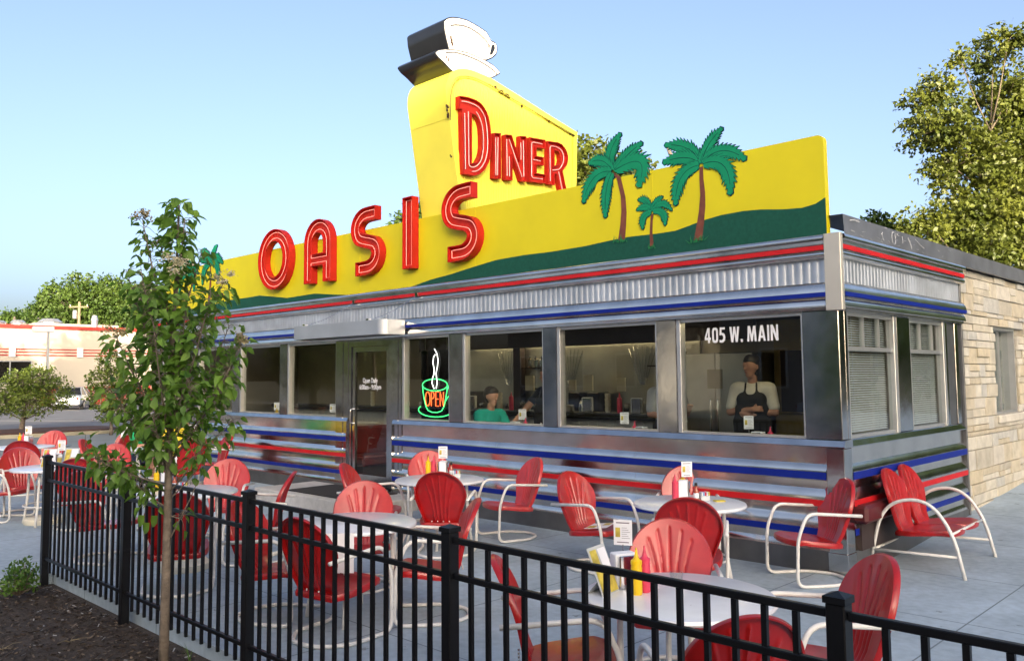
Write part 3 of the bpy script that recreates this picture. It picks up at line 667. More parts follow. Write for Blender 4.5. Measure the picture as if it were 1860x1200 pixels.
sp_letter(channel(board, "letter", ell(-10.03, zc, .535, hh+.01), [ell(-10.03, zc, .535-.225, hh-.205)], fo, .125, .058, M['neon_pink']))
ax0, ax1, st = -9.03, -8.24, .225; ac = (ax0+ax1)/2; ar = (ax1-ax0)/2; zs = ZT-ar
Ao = [(ax0, ZB), (ax0, zs)]+[(ac-ar*math.cos(R(a)), zs+ar*math.sin(R(a))) for a in range(10, 171, 10)]+[(ax1, zs), (ax1, ZB), (ax1-st, ZB), (ax1-st, 3.70), (ax0+st, 3.70), (ax0+st, ZB)]
ai = ar-st
Ah = [(ax0+st, 3.90), (ax0+st, zs)]+[(ac-ai*math.cos(R(a)), zs+ai*math.sin(R(a))) for a in range(15, 166, 15)]+[(ax1-st, zs), (ax1-st, 3.90)]
sp_letter(channel(board, "letter", Ao, [Ah], fo, .125, .058, M['neon_pink']))
def Sloop(cx, wd, z0, z1, st):
    # centre line: upper bowl opening to the right, lower bowl opening to the left
    h = z1-z0; rx = wd/2-st/2; ru = h*.255-st*.25; cu = z1-st/2-ru*1.0; cl2 = z0+st/2+ru*1.0
    cl_ = [(cx+rx*.92, z1-st/2)]+[(cx+rx*math.cos(R(a))*1.0, cu+ru*math.sin(R(a))) for a in range(90, 236, 12)]
    lo = [(cx+rx*math.cos(R(a)), cl2+ru*math.sin(R(a))) for a in range(55, -91, -12)]+[(cx-rx*.92, z0+st/2)]
    c = cl_+lo; p = [(x, 0, z) for x, z in c]
    # resample smoothly
    pts = []
    for i in range(len(c)-1):
        for k in range(3): t = k/3; pts.append((c[i][0]*(1-t)+c[i+1][0]*t, c[i][1]*(1-t)+c[i+1][1]*t))
    pts.append(c[-1])
    for _ in range(6): pts = [pts[0]]+[((pts[i-1][0]+2*pts[i][0]+pts[i+1][0])/4, (pts[i-1][1]+2*pts[i][1]+pts[i+1][1])/4) for i in range(1, len(pts)-1)]+[pts[-1]]
    L_, R_ = [], []
    for i, (x, z) in enumerate(pts):
        a = pts[max(0, i-1)]; e = pts[min(len(pts)-1, i+1)]; d = Vector((e[0]-a[0], e[1]-a[1])).normalized(); n_ = Vector((-d.y, d.x))*st/2
        if i == 0: n_ = Vector((0, st/2)) if False else Vector((0, -st/2))*-1 if d.x > 0 else Vector((0, -st/2))
        if i == len(pts)-1: n_ = Vector((0, -st/2)) if d.x < 0 else Vector((0, st/2))
        L_.append((x+n_.x, z+n_.y)); R_.append((x-n_.x, z-n_.y))
    return L_+R_[::-1]
sp_letter(channel(board, "letter", Sloop(-7.30, .76, ZB, ZT, .215), [], fo, .125, .055, M['neon_pink']))
sp_letter(channel(board, "letter", [(-6.375, ZB), (-6.375, ZT), (-6.150, ZT), (-6.150, ZB)], [], fo, .125, .052, M['neon_pink']))
sp_letter(channel(board, "letter", Sloop(-5.135, .74, ZB, ZT, .215), [], fo, .125, .055, M['neon_pink']))

# ------------------------------------------------------------------ rooftop pylon sign
pyl = thing("pylon_sign", "bright yellow rooftop pylon with red DINER letters and a giant coffee cup on top", "sign", (-5.77, 1.2, 3.2))
def yp(mb, name, m, parent=None, **k):
    o = mb.build(name, m, **k); o.parent = parent if parent is not None else pyl
    if parent is None: o.matrix_parent_inverse = Matrix.Translation((5.77, -1.2, -3.2))
    return o
PX0, PX1 = -5.368, -6.176
yz = lambda a, b_, d: (d, a, b_)
prof = [(.30, 3.10), (.054, 4.583), (-.146, 5.737)] + [(p.x, p.y) for p in [Vector((-.15, 5.76))*(1-t)**3+Vector((-.20, 6.10))*3*t*(1-t)**2+Vector((.05, 6.255))*3*t*t*(1-t)+Vector((.42, 6.245))*t**3 for t in [k/12 for k in range(13)]]] + [(.73, 6.225), (1.43, 6.08), (2.06, 5.943), (2.695, 5.815), (2.65, 4.90), (2.59, 3.10)]
q = MB(); q.prism(prof, yz, PX1, PX0); yp(q, "pylon_body", M['pylon'], smooth=30)
inn = inset(prof, .10)
q = MB(); zed = [p for p in inn]
q.prism(prof, yz, PX0+.0005, PX0+.022, [inn]); q.prism(prof, yz, PX1-.022, PX1-.0005, [inn]); yp(q, "face_border", M['pylon'])
# corrugated faces: narrow vertical flutes clipped to the inner outline
def zspan(y, lp):
    zs_ = []
    for i in range(len(lp)):
        (a, b_), (c, d) = lp[i], lp[(i+1) % len(lp)]
        if (a <= y < c) or (c <= y < a): zs_.append(b_+(d-b_)*(y-a)/(c-a))
    return (min(zs_), max(zs_)) if len(zs_) >= 2 else None
q = MB(); y = min(p[0] for p in inn)+.002; yM = max(p[0] for p in inn)-.002
while y+.034 < yM:
    s0 = zspan(y, inn); s1 = zspan(y+.034, inn)
    if s0 and s1:
        for xf, sg in ((PX0+.001, 1), (PX1-.001, -1)):
            pr = [(0, 0), (.006, .009), (.026, .009), (.034, 0)]
            vs = []
            for dy, dx in pr:
                t = dy/.034; vs += [(xf+sg*dx, y+dy, s0[0]*(1-t)+s1[0]*t), (xf+sg*dx, y+dy, s0[1]*(1-t)+s1[1]*t)]
            q.add(vs, [(0,2,3,1),(2,4,5,3),(4,6,7,5)])
    y += .0345
yp(q, "corrugated_face", M['pylon'])
NB = [(-0.090, 5.415), (-0.095, 5.70), (-0.063, 5.89), (0.03, 6.03), (0.16, 6.108), (0.35, 6.135), (0.60, 6.115), (1.381, 5.964), (2.597, 5.738)]
q = MB(); q.tube([(PX0+.045, a, b_) for a, b_ in fillet([(a, b_, 0) for a, b_ in NB], .08, 3) and [(p.x, p.y) for p in fillet([(a, b_, 0) for a, b_ in NB], .08, 3)]], .009, 6); yp(q, "border_neon", M['olive'])
rg = random.Random(5); q = MB()
for (ya, za, yb, zb, n_) in ((-.135, 5.62, -.11, 5.40, 16), (.80, 6.10, 1.12, 6.04, 26), (2.50, 5.76, 2.60, 5.742, 10), (1.38, 5.96, 1.42, 5.955, 3), (2.0, 5.85, 2.03, 5.845, 3), (-.07, 4.92, -.06, 4.86, 3)):
    for k in range(n_):
        t = rg.random(); y = ya+(yb-ya)*t+rg.gauss(0, .008); z = za+(zb-za)*t+rg.gauss(0, .012); s = rg.uniform(.006, .02)
        q.box(PX0+.022, PX0+.0245+rg.random()*.004, y-s, y+s*rg.uniform(.3, 1), z-s, z+s*rg.uniform(.3, 1.2))
yp(q, "rust_patches", M['rust'])
for zc_ in (5.45,):
    q = MB(); yy = .054-.2*(zc_-4.583)/1.154; q.box(PX1+.002, PX0-.002, yy-.006, yy+.01, zc_-.003, zc_+.003); yp(q, "body_seam", M['pylon'])
fd = lambda a, b_, d: (PX0+.010+d, a, b_)
LET = dict(
D=([(0.034, 5.778), (0.198, 5.801), (0.369, 5.793), (0.460, 5.765), (0.521, 5.722), (0.572, 5.665), (0.609, 5.595), (0.638, 5.49), (0.651, 5.375), (0.660, 5.26), (0.66, 5.148), (0.64, 5.03), (0.603, 4.927), (0.513, 4.798), (0.404, 4.718), (0.318, 4.687), (0.107, 4.679), (0.091, 4.883), (0.081, 5.599), (0.033, 5.596)], [(0.275, 5.578), (0.34, 5.572), (0.395, 5.53), (0.432, 5.475), (0.452, 5.40), (0.462, 5.30), (0.464, 5.143), (0.45, 5.06), (0.428, 4.992), (0.362, 4.892), (0.272, 4.86)]),
I=([(0.719, 5.389), (0.855, 5.41), (0.852, 4.728), (0.699, 4.713)], None),
N=([(0.947, 5.41), (1.082, 5.429), (1.256, 5.08), (1.26, 5.451), (1.403, 5.473), (1.407, 4.778), (1.287, 4.765), (1.094, 5.12), (1.09, 4.743), (0.946, 4.732)], None),
E=([(1.483, 5.476), (1.834, 5.502), (1.832, 5.362), (1.63, 5.35), (1.628, 5.211), (1.791, 5.221), (1.789, 5.09), (1.626, 5.077), (1.623, 4.945), (1.837, 4.954), (1.835, 4.819), (1.468, 4.791)], None),
Rr=([(1.893, 5.499), (2.133, 5.522), (2.225, 5.51), (2.296, 5.467), (2.345, 5.41), (2.369, 5.337), (2.362, 5.26), (2.339, 5.199), (2.23, 5.082), (2.36, 4.66), (2.21, 4.64), (2.096, 5.006), (2.039, 5.006), (2.036, 4.821), (1.881, 4.819)], [(2.044, 5.384), (2.13, 5.379), (2.175, 5.34), (2.189, 5.279), (2.18, 5.22), (2.152, 5.175), (2.039, 5.125)]))
NEON = dict(
D=[[(.10, 5.72), (.20, 5.735), (.36, 5.728), (.47, 5.69), (.555, 5.59), (.59, 5.45), (.605, 5.26), (.60, 5.10), (.555, 4.95), (.47, 4.83), (.38, 4.765), (.29, 4.745)], [(.155, 5.56), (.165, 4.76)], [(.225, 5.60), (.232, 4.82), (.30, 4.80), (.40, 4.85), (.48, 4.95), (.515, 5.10), (.52, 5.3), (.50, 5.45), (.45, 5.56), (.38, 5.63)]],
I=[[(.765, 5.33), (.765, 4.77)], [(.815, 5.34), (.80, 4.78)]],
N=[[(.995, 5.35), (1.0, 4.80)], [(1.05, 5.36), (1.32, 4.84)], [(1.355, 5.40), (1.36, 4.85)], [(1.30, 5.36), (1.30, 5.1)], [(1.05, 5.10), (1.05, 4.80)]],
E=[[(1.78, 5.43), (1.54, 5.42), (1.53, 4.86), (1.78, 4.88)], [(1.58, 5.15), (1.74, 5.155)]],
Rr=[[(1.96, 4.88), (1.96, 5.44), (2.13, 5.455), (2.24, 5.42), (2.29, 5.34), (2.28, 5.23), (2.18, 5.10), (2.02, 5.06)], [(2.16, 5.06), (2.26, 4.72)]])
for k, (o_, h_) in LET.items():
    lo = channel(pyl, "letter", o_, [h_] if h_ else [], fd, .085, .05, M['neon_off'], rn=.007, neon_loops=[[(p.x, p.y) for p in fillet([(a, b_, 0) for a, b_ in lp], .05, 3)] for lp in NEON[k]])
    lo.matrix_parent_inverse = Matrix.Translation((5.77, -1.2, -3.2))
# coffee cup and saucer boxes
CUP = [(-0.182, 6.827), (-0.115, 6.887), (-0.026, 6.929), (0.099, 6.961), (0.273, 6.979), (0.485, 6.954), (0.666, 6.917), (0.727, 6.853), (0.751, 6.806), (0.826, 6.809), (0.881, 6.779), (0.893, 6.709), (0.861, 6.618), (0.773, 6.54), (0.65, 6.47), (0.505, 6.44), (0.27, 6.42), (0.097, 6.40), (-0.073, 6.40), (-0.128, 6.555), (-0.169, 6.689)]
SAU = [(-0.358, 6.319), (-0.293, 6.376), (-0.161, 6.425), (0.04, 6.468), (0.27, 6.492), (0.626, 6.473), (0.785, 6.443), (0.909, 6.384), (0.933, 6.354), (0.895, 6.322), (0.795, 6.256), (0.672, 6.198), (0.384, 6.143), (0.061, 6.096), (-0.074, 6.148), (-0.184, 6.213), (-0.294, 6.261)]
HOL = [(0.763, 6.741), (0.825, 6.763), (0.837, 6.702), (0.774, 6.594), (0.718, 6.574), (0.744, 6.658)]
CUP = rounded(CUP, .03, 3); SAU = rounded(SAU, .03, 3)
q = MB(); q.prism(CUP, yz, PX1+.002, PX0); co_ = yp(q, "cup", M['black'], smooth=35)
q = MB(); q.prism(inset(CUP, .018), yz, PX0+.0005, PX0+.006, [rounded(HOL, .02, 3)]); q.build("cup_face", M['cupwhite']).parent = co_
q = MB(); q.prism(inset(CUP, .018), yz, PX1-.004, PX1+.0015, [rounded(HOL, .02, 3)]); q.build("cup_face", M['cupwhite']).parent = co_
q = MB(); q.prism(SAU, yz, PX1-.01, PX0+.012); so_ = yp(q, "saucer", M['black'], smooth=35)
q = MB(); q.prism(inset(SAU, .016), yz, PX0+.0125, PX0+.018); q.build("saucer_face", M['cupwhite']).parent = so_
q = MB(); q.tube([(PX0+.02, a, b_) for a, b_ in [(-.06, 6.79), (.03, 6.83), (.18, 6.865), (.33, 6.865), (.50, 6.83), (.62, 6.78), (.70, 6.72)]], .006, 6); q.build("neon_tube", M['greytube']).parent = co_
q = MB(); q.tube([(PX0+.03, a, b_) for a, b_ in [(-.16, 6.37), (.0, 6.42), (.2, 6.435), (.45, 6.425), (.66, 6.39), (.80, 6.345)]], .006, 6); q.build("neon_tube", M['greytube']).parent = so_
q = MB()
for y, z, s in ((-.05, 6.62, .014), (-.035, 6.57, .02), (-.02, 6.53, .014), (.70, 6.70, .012), (-.14, 6.31, .014), (-.10, 6.28, .016), (.80, 6.34, .012), (.84, 6.32, .014)):
    q.box(PX0+.006, PX0+.0215, y-s*.6, y+s*.6, z-s*1.5, z+s*1.5)
yp(q, "rust_patches", M['rust'])

# ------------------------------------------------------------------ OPEN neon in the window
op = thing("neon_open_sign", "lit neon sign in the window, a green coffee cup with red letters OPEN", "sign", (-5.93, .13, 1.2))
OX, OY = -5.93, .13
ox = lambda a, b_: (OX+a, OY, b_)
def onq(paths, m, nm, r=.0068):
    q = MB()
    for lp in paths: q.tube([(p[0]-OX, p[1]-OY, p[2]-1.2) for p in lp], r, 6)
    o = q.build(nm, m, smooth=True); o.parent = op; return o
E_ = lambda cx, cz, rx, rz, a0, a1, n=22: [ox(cx+rx*math.cos(R(a0+(a1-a0)*k/n)), cz+rz*math.sin(R(a0+(a1-a0)*k/n))) for k in range(n+1)]
onq([E_(0, 1.735, .275, .085, 0, 360), [ox(-.275, 1.735), ox(-.262, 1.64), ox(-.235, 1.53), ox(-.20, 1.43), ox(-.15, 1.37), ox(-.06, 1.345), ox(.06, 1.345), ox(.15, 1.37), ox(.20, 1.43), ox(.235, 1.53), ox(.262, 1.64), ox(.275, 1.735)],
     E_(0, 1.375, .365, .095, 150, 390), [ox(.27, 1.66), ox(.31, 1.73), ox(.37, 1.735), ox(.395, 1.67), ox(.36, 1.60), ox(.28, 1.565), ox(.235, 1.51)]], M['neon_green'], "cup_outline")
onq([[ox(-.015, 1.68), ox(-.06, 1.76), ox(-.05, 1.83), ox(-.015, 1.89), ox(-.01, 1.96), ox(-.04, 2.05), ox(-.025, 2.13), ox(.01, 2.17)], [ox(.03, 1.68), ox(.055, 1.77), ox(.04, 1.84), ox(.03, 1.90), ox(.06, 2.0), ox(.075, 2.09), ox(.05, 2.18), ox(-.005, 2.25)]], M['neon_white'], "steam_tubes")
def seg(*p): return [ox(a, b_) for a, b_ in p]
onq([E_(-.155, 1.535, .052, .10, 0, 360, 18), seg((-.075, 1.435), (-.075, 1.635), (-.03, 1.63), (-.01, 1.59), (-.03, 1.545), (-.072, 1.54)),
     seg((.085, 1.635), (.02, 1.635), (.02, 1.435), (.085, 1.435)), seg((.022, 1.535), (.075, 1.535)), seg((.12, 1.435), (.12, 1.635), (.19, 1.435), (.19, 1.635))], M['neon_red'], "letters", .0062)
q = MB(); q.box(-.33, .36, .02, .03, .0, 1.03, .003); bo = q.build("backing_panel", glass_mat("smoked_panel", .6, (.10, .11, .14))); bo.parent = op
q = MB()
for xx in (-.22, .26): q.tube([(xx, .01, 1.03), (xx, .01, 1.40)], .004, 5)
q.build("hanging_chain", M['chrome']).parent = op

# ------------------------------------------------------------------ stone wing
wing = thing("stone_building", "low building wing faced in cream ledgestone with one window", "building", (-6, 10, 0))
def wp(mb, name, m, parent=None, **k):
    o = mb.build(name, m, **k); o.parent = parent if parent is not None else wing
    if parent is None: o.matrix_parent_inverse = Matrix.Translation((6, -10, 0))
    return o
q = MB(); q.box(-13, -.065, YB+.13, 5.05, -.1, 3.15); q.box(-13, -.065, 6.18, 16, -.1, 3.15); q.box(-13, -.065, 5.051, 6.179, -.1, 1.25); q.box(-13, -.065, 5.051, 6.179, 2.48, 3.15); q.box(-13, -.6, 5.052, 6.178, 1.251, 2.479)
wp(q, "wall", mat("mortar", (0.30, 0.275, 0.22), 0.9))
q = MB(); q.box(-13, -.36, YB+.13, 16, 3.16, 3.34); wp(q, "roof", M['flash'])
# individual ledge stones
rg = random.Random(42); stones = MB(); z = -.06; NM = 7
while z < 3.14:
    hrow = rg.choice([.06, .09, .13, .17, .21, .25]); hrow = min(hrow, 3.15-z); y = YB+.004+rg.uniform(-.2, 0)
    if hrow < .02: break
    while y < 13:
        wst = rg.uniform(.22, .75); 
        parts = [(z, z+hrow)] if hrow < .15 or rg.random() < .45 else [(z, z+hrow*.45), (z+hrow*.45, z+hrow)]
        for (za, zb) in parts:
            y0, y1 = max(y, YB+.004), y+wst
            def put(ya, yb2, zc, zd):
                if yb2-ya < .03 or zd-zc < .015: return
                g = rg.uniform(.0012, .0038); d = rg.uniform(-.012, .018); j = lambda s: rg.uniform(-s, s)
                stones.mi = min(NM-1, int(rg.random()**1.25*NM))
                xo = d; b_ = .010
                vs = [(-.066, ya+g, zc+g), (-.066, yb2-g, zc+g), (-.066, yb2-g, zd-g), (-.066, ya+g, zd-g),
                      (xo-.010, ya+g, zc+g), (xo-.010, yb2-g, zc+g), (xo-.010, yb2-g, zd-g), (xo-.010, ya+g, zd-g),
                      (xo+j(.005), ya+g+b_, zc+g+b_*.6), (xo+j(.005), yb2-g-b_, zc+g+b_*.6+j(.004)), (xo+j(.005), yb2-g-b_, zd-g-b_*.6), (xo+j(.005), ya+g+b_, zd-g-b_*.6+j(.004))]
                stones.add(vs, [(0,1,5,4),(1,2,6,5),(2,3,7,6),(3,0,4,7),(4,5,9,8),(5,6,10,9),(6,7,11,10),(7,4,8,11),(8,9,10,11)])
            if zb > 1.27 and za < 2.47 and y1 > 5.06 and y0 < 6.17:
                if za < 1.27: put(y0, y1, za, 1.27)
                elif zb > 2.47: put(y0, y1, 2.47, zb)
                else:
                    put(y0, min(y1, 5.06), za, zb); put(max(y0, 6.17), y1, za, zb)
            else: put(y0, y1, za, zb)
        y += wst
    z += hrow
SM = [mat("ledgestone", c, 0.85, var=0.16, vscale=6, bump=0.5, bscale=22, detail=8) for c in ((.47, .43, .34), (.50, .47, .40), (.45, .40, .30), (.42, .41, .37), (.51, .48, .40), (.40, .37, .30), (.48, .42, .30))]
wp(stones, "ledgestone_facing", SM)
q = MB(); q.box(-.066, .045, 5.02, 6.22, 1.15, 1.268, .02); wp(q, "stone_sill", SM[1])
q = MB(); q.box(-.55, -.03, 5.064, 5.105, 1.27, 2.47); q.box(-.55, -.03, 6.125, 6.166, 1.27, 2.47); q.box(-.55, -.03, 5.106, 6.124, 1.27, 1.30); q.box(-.55, -.03, 5.106, 6.124, 2.43, 2.47); q.box(-.13, -.09, 5.60, 5.63, 1.301, 2.429)
wn = wp(q, "window", M['alu']); q = MB(); q.box(-.115, -.109, 5.107, 5.599, 1.301, 2.429); q.box(-.115, -.109, 5.631, 6.123, 1.301, 2.429); q.build("pane", M['glass']).parent = wn
q = MB(); z = 1.31
while z < 2.42:
    q.add([(-.17, 5.11, z), (-.17, 6.12, z), (-.196, 6.12, z+.016), (-.196, 5.11, z+.016)], [(0,1,2,3)]); z += .0235
q.build("blinds", M['blind']).parent = wn

# ------------------------------------------------------------------ interior
q = MB(); q.box(-14.9, -.16, 3.40, 3.44, .21, 2.6); o = q.build("back_wall", M['int_wall']); o.parent = diner; o.matrix_parent_inverse = Matrix.Translation((7.6, 0, 0))
ctr = thing("lunch_counter", "long black-topped lunch counter with a pale front inside the diner", "counter", (-8.5, 2.3, .2))
def cpx(mb, name, m, **k):
    o = mb.build(name, m, **k); o.parent = ctr; o.matrix_parent_inverse = Matrix.Translation((8.5, -2.3, -.2)); return o
q = MB(); q.box(-13.6, -3.5, 2.12, 2.45, .21, 1.215)
for k in range(60): q.box(-13.55+k*.168, -13.47+k*.168, 2.112, 2.12, .4, 1.2)
cpx(q, "counter_front", M['counterfront'])
q = MB(); q.box(-13.7, -3.4, 1.98, 2.50, 1.216, 1.30, .02); cpx(q, "counter_top", M['countertop'])
bk = thing("back_bar", "stainless back bar with sunburst panels, shelves and coffee makers behind the counter", "back bar", (-6.5, 3.2, .2))
def bp_(mb, name, m, **k):
    o = mb.build(name, m, **k); o.parent = bk; o.matrix_parent_inverse = Matrix.Translation((6.5, -3.2, -.2)); return o
q = MB(); q.box(-9.5, -3.55, 3.34, 3.395, .21, 2.38); q.box(-9.2, -3.7, 2.95, 3.335, .21, 1.15); bp_(q, "steel_panel", M['int_steel'])
q = MB()
for cx in (-8.9, -7.6, -6.1, -4.6):
    for k in range(-3, 4):
        a = R(k*6.5); q.tube([(cx+math.sin(a)*.12, 3.336, 1.55+.15*math.cos(a)), (cx+math.sin(a)*.8, 3.332, 1.5+.82*math.cos(a))], .0055, 5)
bp_(q, "sunburst_ribs", M['chrome'])
q = MB(); q.tube([(-8.6, 3.24, 2.43), (-3.6, 3.24, 2.43)], .022, 8); bp_(q, "strip_light", M['lampwarm'])
q = MB()
for x0, x1, zz in ((-7.05, -6.5, 1.62), (-7.05, -6.5, 1.98), (-4.35, -3.6, 1.98)): q.box(x0, x1, 3.10, 3.335, zz, zz+.02)
q.box(-7.35, -7.18, 3.2, 3.335, .21, 2.55); bp_(q, "shelf", M['int_dark'])
q = MB(); rg = random.Random(8)
for k in range(26):
    x = -9.0+k*.205+rg.uniform(-.05, .05); h = rg.uniform(.08, .3); r = rg.uniform(.035, .07)
    if rg.random() < .5: q.lathe([(r*.9, 1.152), (r, 1.16), (r, 1.15+h*.7), (r*.5, 1.15+h*.85), (r*.45, 1.15+h)], (x, 3.12+rg.uniform(-.05, .1), 0), 12)
    else: q.box(x-r, x+r, 3.02, 3.02+r*2.4, 1.152, 1.15+h, .006)
for x in (-4.2, -4.05, -3.88, -3.72, -6.95, -6.8, -6.66): q.lathe([(.04, 2.002), (.045, 2.01), (.045, 2.14), (.02, 2.17), (.02, 2.2)], (x, 3.22, 0), 10)
bp_(q, "kitchen_ware", M['chrome'])
q = MB()
for x in (-5.75, -5.35, -8.3): q.box(x-.13, x+.13, 2.98, 3.30, 1.153, 1.58, .02)
bp_(q, "coffee_maker", M['black'])
q = MB()
for x, w_ in ((-5.75, .07), (-5.42, .10), (-4.75, .08), (-6.72, .1)): q.box(x-w_, x+w_, 2.95, 2.975, 1.60, 1.60+w_*2.6)
bp_(q, "white_carton", M['cream'])
rg = random.Random(21)
CW = [("cake_dome", "clear glass cake dome on the counter behind the booths", -5.55, 0), ("cake_dome", "second clear glass cake dome farther left on the counter", -8.05, 0), ("cup_stack", "stack of cream cups on the counter behind the man in teal", -6.75, 1), ("cup_stack", "stack of cream cups on the counter near the right pillar", -4.45, 1), ("cup_stack", "stack of cream cups on the counter's left end", -10.2, 1), ("syrup_jug", "small chrome syrup jug on the counter near the ketchup", -5.0, 2), ("syrup_jug", "small chrome syrup jug at the counter's left end", -9.6, 2), ("syrup_jug", "small chrome syrup jug beside the cups behind the man in teal", -6.95, 2), ("plate_stack", "stack of white plates on the counter in the middle", -5.25, 3), ("plate_stack", "stack of white plates on the counter's left part", -8.6, 3)]
for nm, lb, x, kd in CW:
    t = thing(nm, lb, nm.replace('_', ' '), (x, 2.2+rg.uniform(-.06, .12), 1.302))
    if kd == 0:
        q = MB(); q.lathe([(.05, 0), (.05, .02), (.015, .04), (.015, .10), (.15, .11), (.15, .12)], n=20); q.build("stand", M['chrome'], smooth=40).parent = t
        q = MB(); q.lathe([(.135, .121), (.135, .22), (.10, .28), (.02, .31), (.02, .34)], n=20); q.build("dome", M['bottleglass'], smooth=40).parent = t
    elif kd == 1:
        for j in range(4): q = MB(); q.lathe([(.03, .07*j), (.042, .07*j+.02), (.045, .07*j+.068)], n=16); q.build("cup", M['cream'], smooth=40).parent = t
    elif kd == 2:
        q = MB(); q.lathe([(.045, 0), (.05, .02), (.04, .11), (.03, .15), (.01, .17)], n=16); q.build("jug", M['chrome'], smooth=40).parent = t
        q = MB(); q.tube(fillet([(.04, 0, .13), (.085, 0, .12), (.085, 0, .04), (.045, 0, .03)], .03), .007, 6); q.build("handle", M['chrome']).parent = t
    else:
        for j in range(7): q = MB(); q.lathe([(.06, .014*j), (.115, .014*j+.010), (.115, .014*j+.013)], n=20); q.build("plate", M['paper']).parent = t
fr_ = thing("steel_refrigerator", "tall stainless refrigerator behind the arms-crossed cook", "refrigerator", (-2.95, 3.0, .2))
for x0, x1 in ((-.58, .0), (.006, .58)):
    q = MB(); q.box(x0, x1, -.25, .38, .03, 1.95, .01); dd = q.build("door", M['int_steel']); dd.parent = fr_
    q = MB(); xx = -.05 if x0 < 0 else .06; q.tube(fillet([(xx, -.25, .8), (xx, -.30, .8), (xx, -.30, 1.3), (xx, -.25, 1.3)], .02), .012, 6); q.build("handle", M['chrome']).parent = dd
q = MB(); q.box(-.12, .12, -.256, -.2505, 1.45, 1.72); q.build("notice", M['int_wall']).parent = dd
q = MB(); q.box(-2.33, -1.0, 3.30, 3.395, .21, 2.6); o = q.build("partition_wall", M['yellow_int']); o.parent = diner; o.matrix_parent_inverse = Matrix.Translation((7.6, 0, 0))
pf = thing("framed_board", "black framed board hanging on the inside wall beside the cook", "picture", (-2.02, 3.27, 1.75))
q = MB(); q.box(-.22, .22, -.02, .028, -.45, .45, .01); q.build("frame", M['wood']).parent = pf
q = MB(); q.box(-.19, .19, -.026, -.021, -.42, .42); q.build("panel", M['int_dark']).parent = pf
q = MB(); q.box(-9.6, -2.4, 2.86, 2.95, 2.34, 2.615); o = q.build("soffit_fascia", M['int_dark']); o.parent = bk; o.matrix_parent_inverse = Matrix.Translation((6.5, -3.2, -.2))
for i, x in enumerate((-1.2, -4.4, -7.4, -9.4, -11.2, -13.2)):  # unseen lamps added to light the people and booths
    t = thing("added_fill_lamp", ["added warm fill lamp above the cook inside", "added warm fill lamp above the man in teal", "added warm fill lamp inside the diner door", "added warm fill lamp just left of the diner door inside", "added warm fill lamp inside the third window left of the door", "warm round ceiling lamp at the diner's left end"][i], "ceiling lamp", (x, .95, 2.62), 0, "added fill lamps inside the diner")
    q = MB(); q.lathe([(.06, 0), (.15, -.02), (.15, -.035), (.14, -.035), (.05, -.01)], n=24); q.build("rim", M['chrome']).parent = t
    q = MB(); q.lathe([(.138, -.036), (.12, -.060), (.06, -.075), (.005, -.078)], n=24); q.build("globe", M['lampwarm'], smooth=True).parent = t
# booths along the windows
for i, x in enumerate((-.35, -1.9, -3.55, -5.35, -8.2, -9.85, -11.5, -13.2)):
    bt = thing("booth_bench", "", "booth", (x, .72, .2), 0, "vinyl booth benches along the windows")
    names = ["oxblood booth bench by the window nearest the diner's corner", "oxblood booth bench left of the arms-crossed cook's window", "oxblood booth bench behind the man in the teal shirt's window pillar", "oxblood booth bench beside the lit OPEN sign", "oxblood booth bench just left of the diner door", "oxblood booth bench in the second window left of the door", "oxblood booth bench in the third window left of the door", "oxblood booth bench in the far left window"]
    bt["label"] = names[i]
    q = MB(); q.box(-.07, .07, -.55, .55, .0, .93 if i not in (3, 4) else .86, .035); q.build("backrest", M['booth'], smooth=30).parent = bt
    for s in (-1, 1):
        q = MB(); q.box(s*.075, s*.50, -.55, .55, .25, .42, .03); q.build("seat", M['booth'], smooth=30).parent = bt
        q = MB(); q.box(s*.09, s*.42, -.5, .5, .0, .249); q.build("base", M['int_dark']).parent = bt
tabs = [(-1.10, "booth table in the window with the street number"), (-2.72, "booth table in the window between the cook and the seated man"), (-4.45, "booth table where the man in the teal shirt sits"), (-9.02, "booth table in the first window left of the door"), (-10.68, "booth table in the second window left of the door"), (-12.35, "booth table in the third window left of the door")]
for i, (x, lb) in enumerate(tabs):
    t = thing("booth_table", lb, "table", (x, .70, .2), 0, "booth tables along the windows")
    q = MB(); q.box(-.36, .36, -.52, .50, .84, .875, .012); q.build("tabletop", M['counterfront']).parent = t
    q = MB(); q.lathe([(.25, 0), (.25, .02), (.04, .04), (.04, .835)], (0, 0, 0), 14); q.build("pedestal", M['chrome']).parent = t

# ------------------------------------------------------------------ table-top objects (one of each, copied)
def make_bottle(name, cat, m):
    t = thing(name, "", cat)
    q = MB(); q.lathe([(.026, 0), (.029, .006), (.029, .135), (.026, .150)], n=16); q.build("bottle", m, smooth=40).parent = t
    q = MB(); q.lathe([(.0295, .1505), (.0295, .170), (.014, .182), (.008, .205), (.0035, .235)], n=16); q.build("nozzle_cap", m, smooth=40).parent = t
    return t
P_must = make_bottle("mustard_bottle", "bottle", M['mustard']); P_ket = make_bottle("ketchup_bottle", "bottle", M['ketchup_pink'])
def make_napkin():
    t = thing("napkin_dispenser", "", "napkin holder")
    q = MB(); q.box(-.05, .05, -.058, -.045, 0, .17, .004); q.box(-.05, .05, .045, .058, 0, .17, .004); q.box(-.05, .05, -.0445, .0445, .0, .012); q.build("case", M['chrome']).parent = t
    q = MB(); q.box(-.062, .062, -.040, .040, .013, .178, .006); q.build("napkin_stack", M['paper']).parent = t
    return t
P_nap = make_napkin()
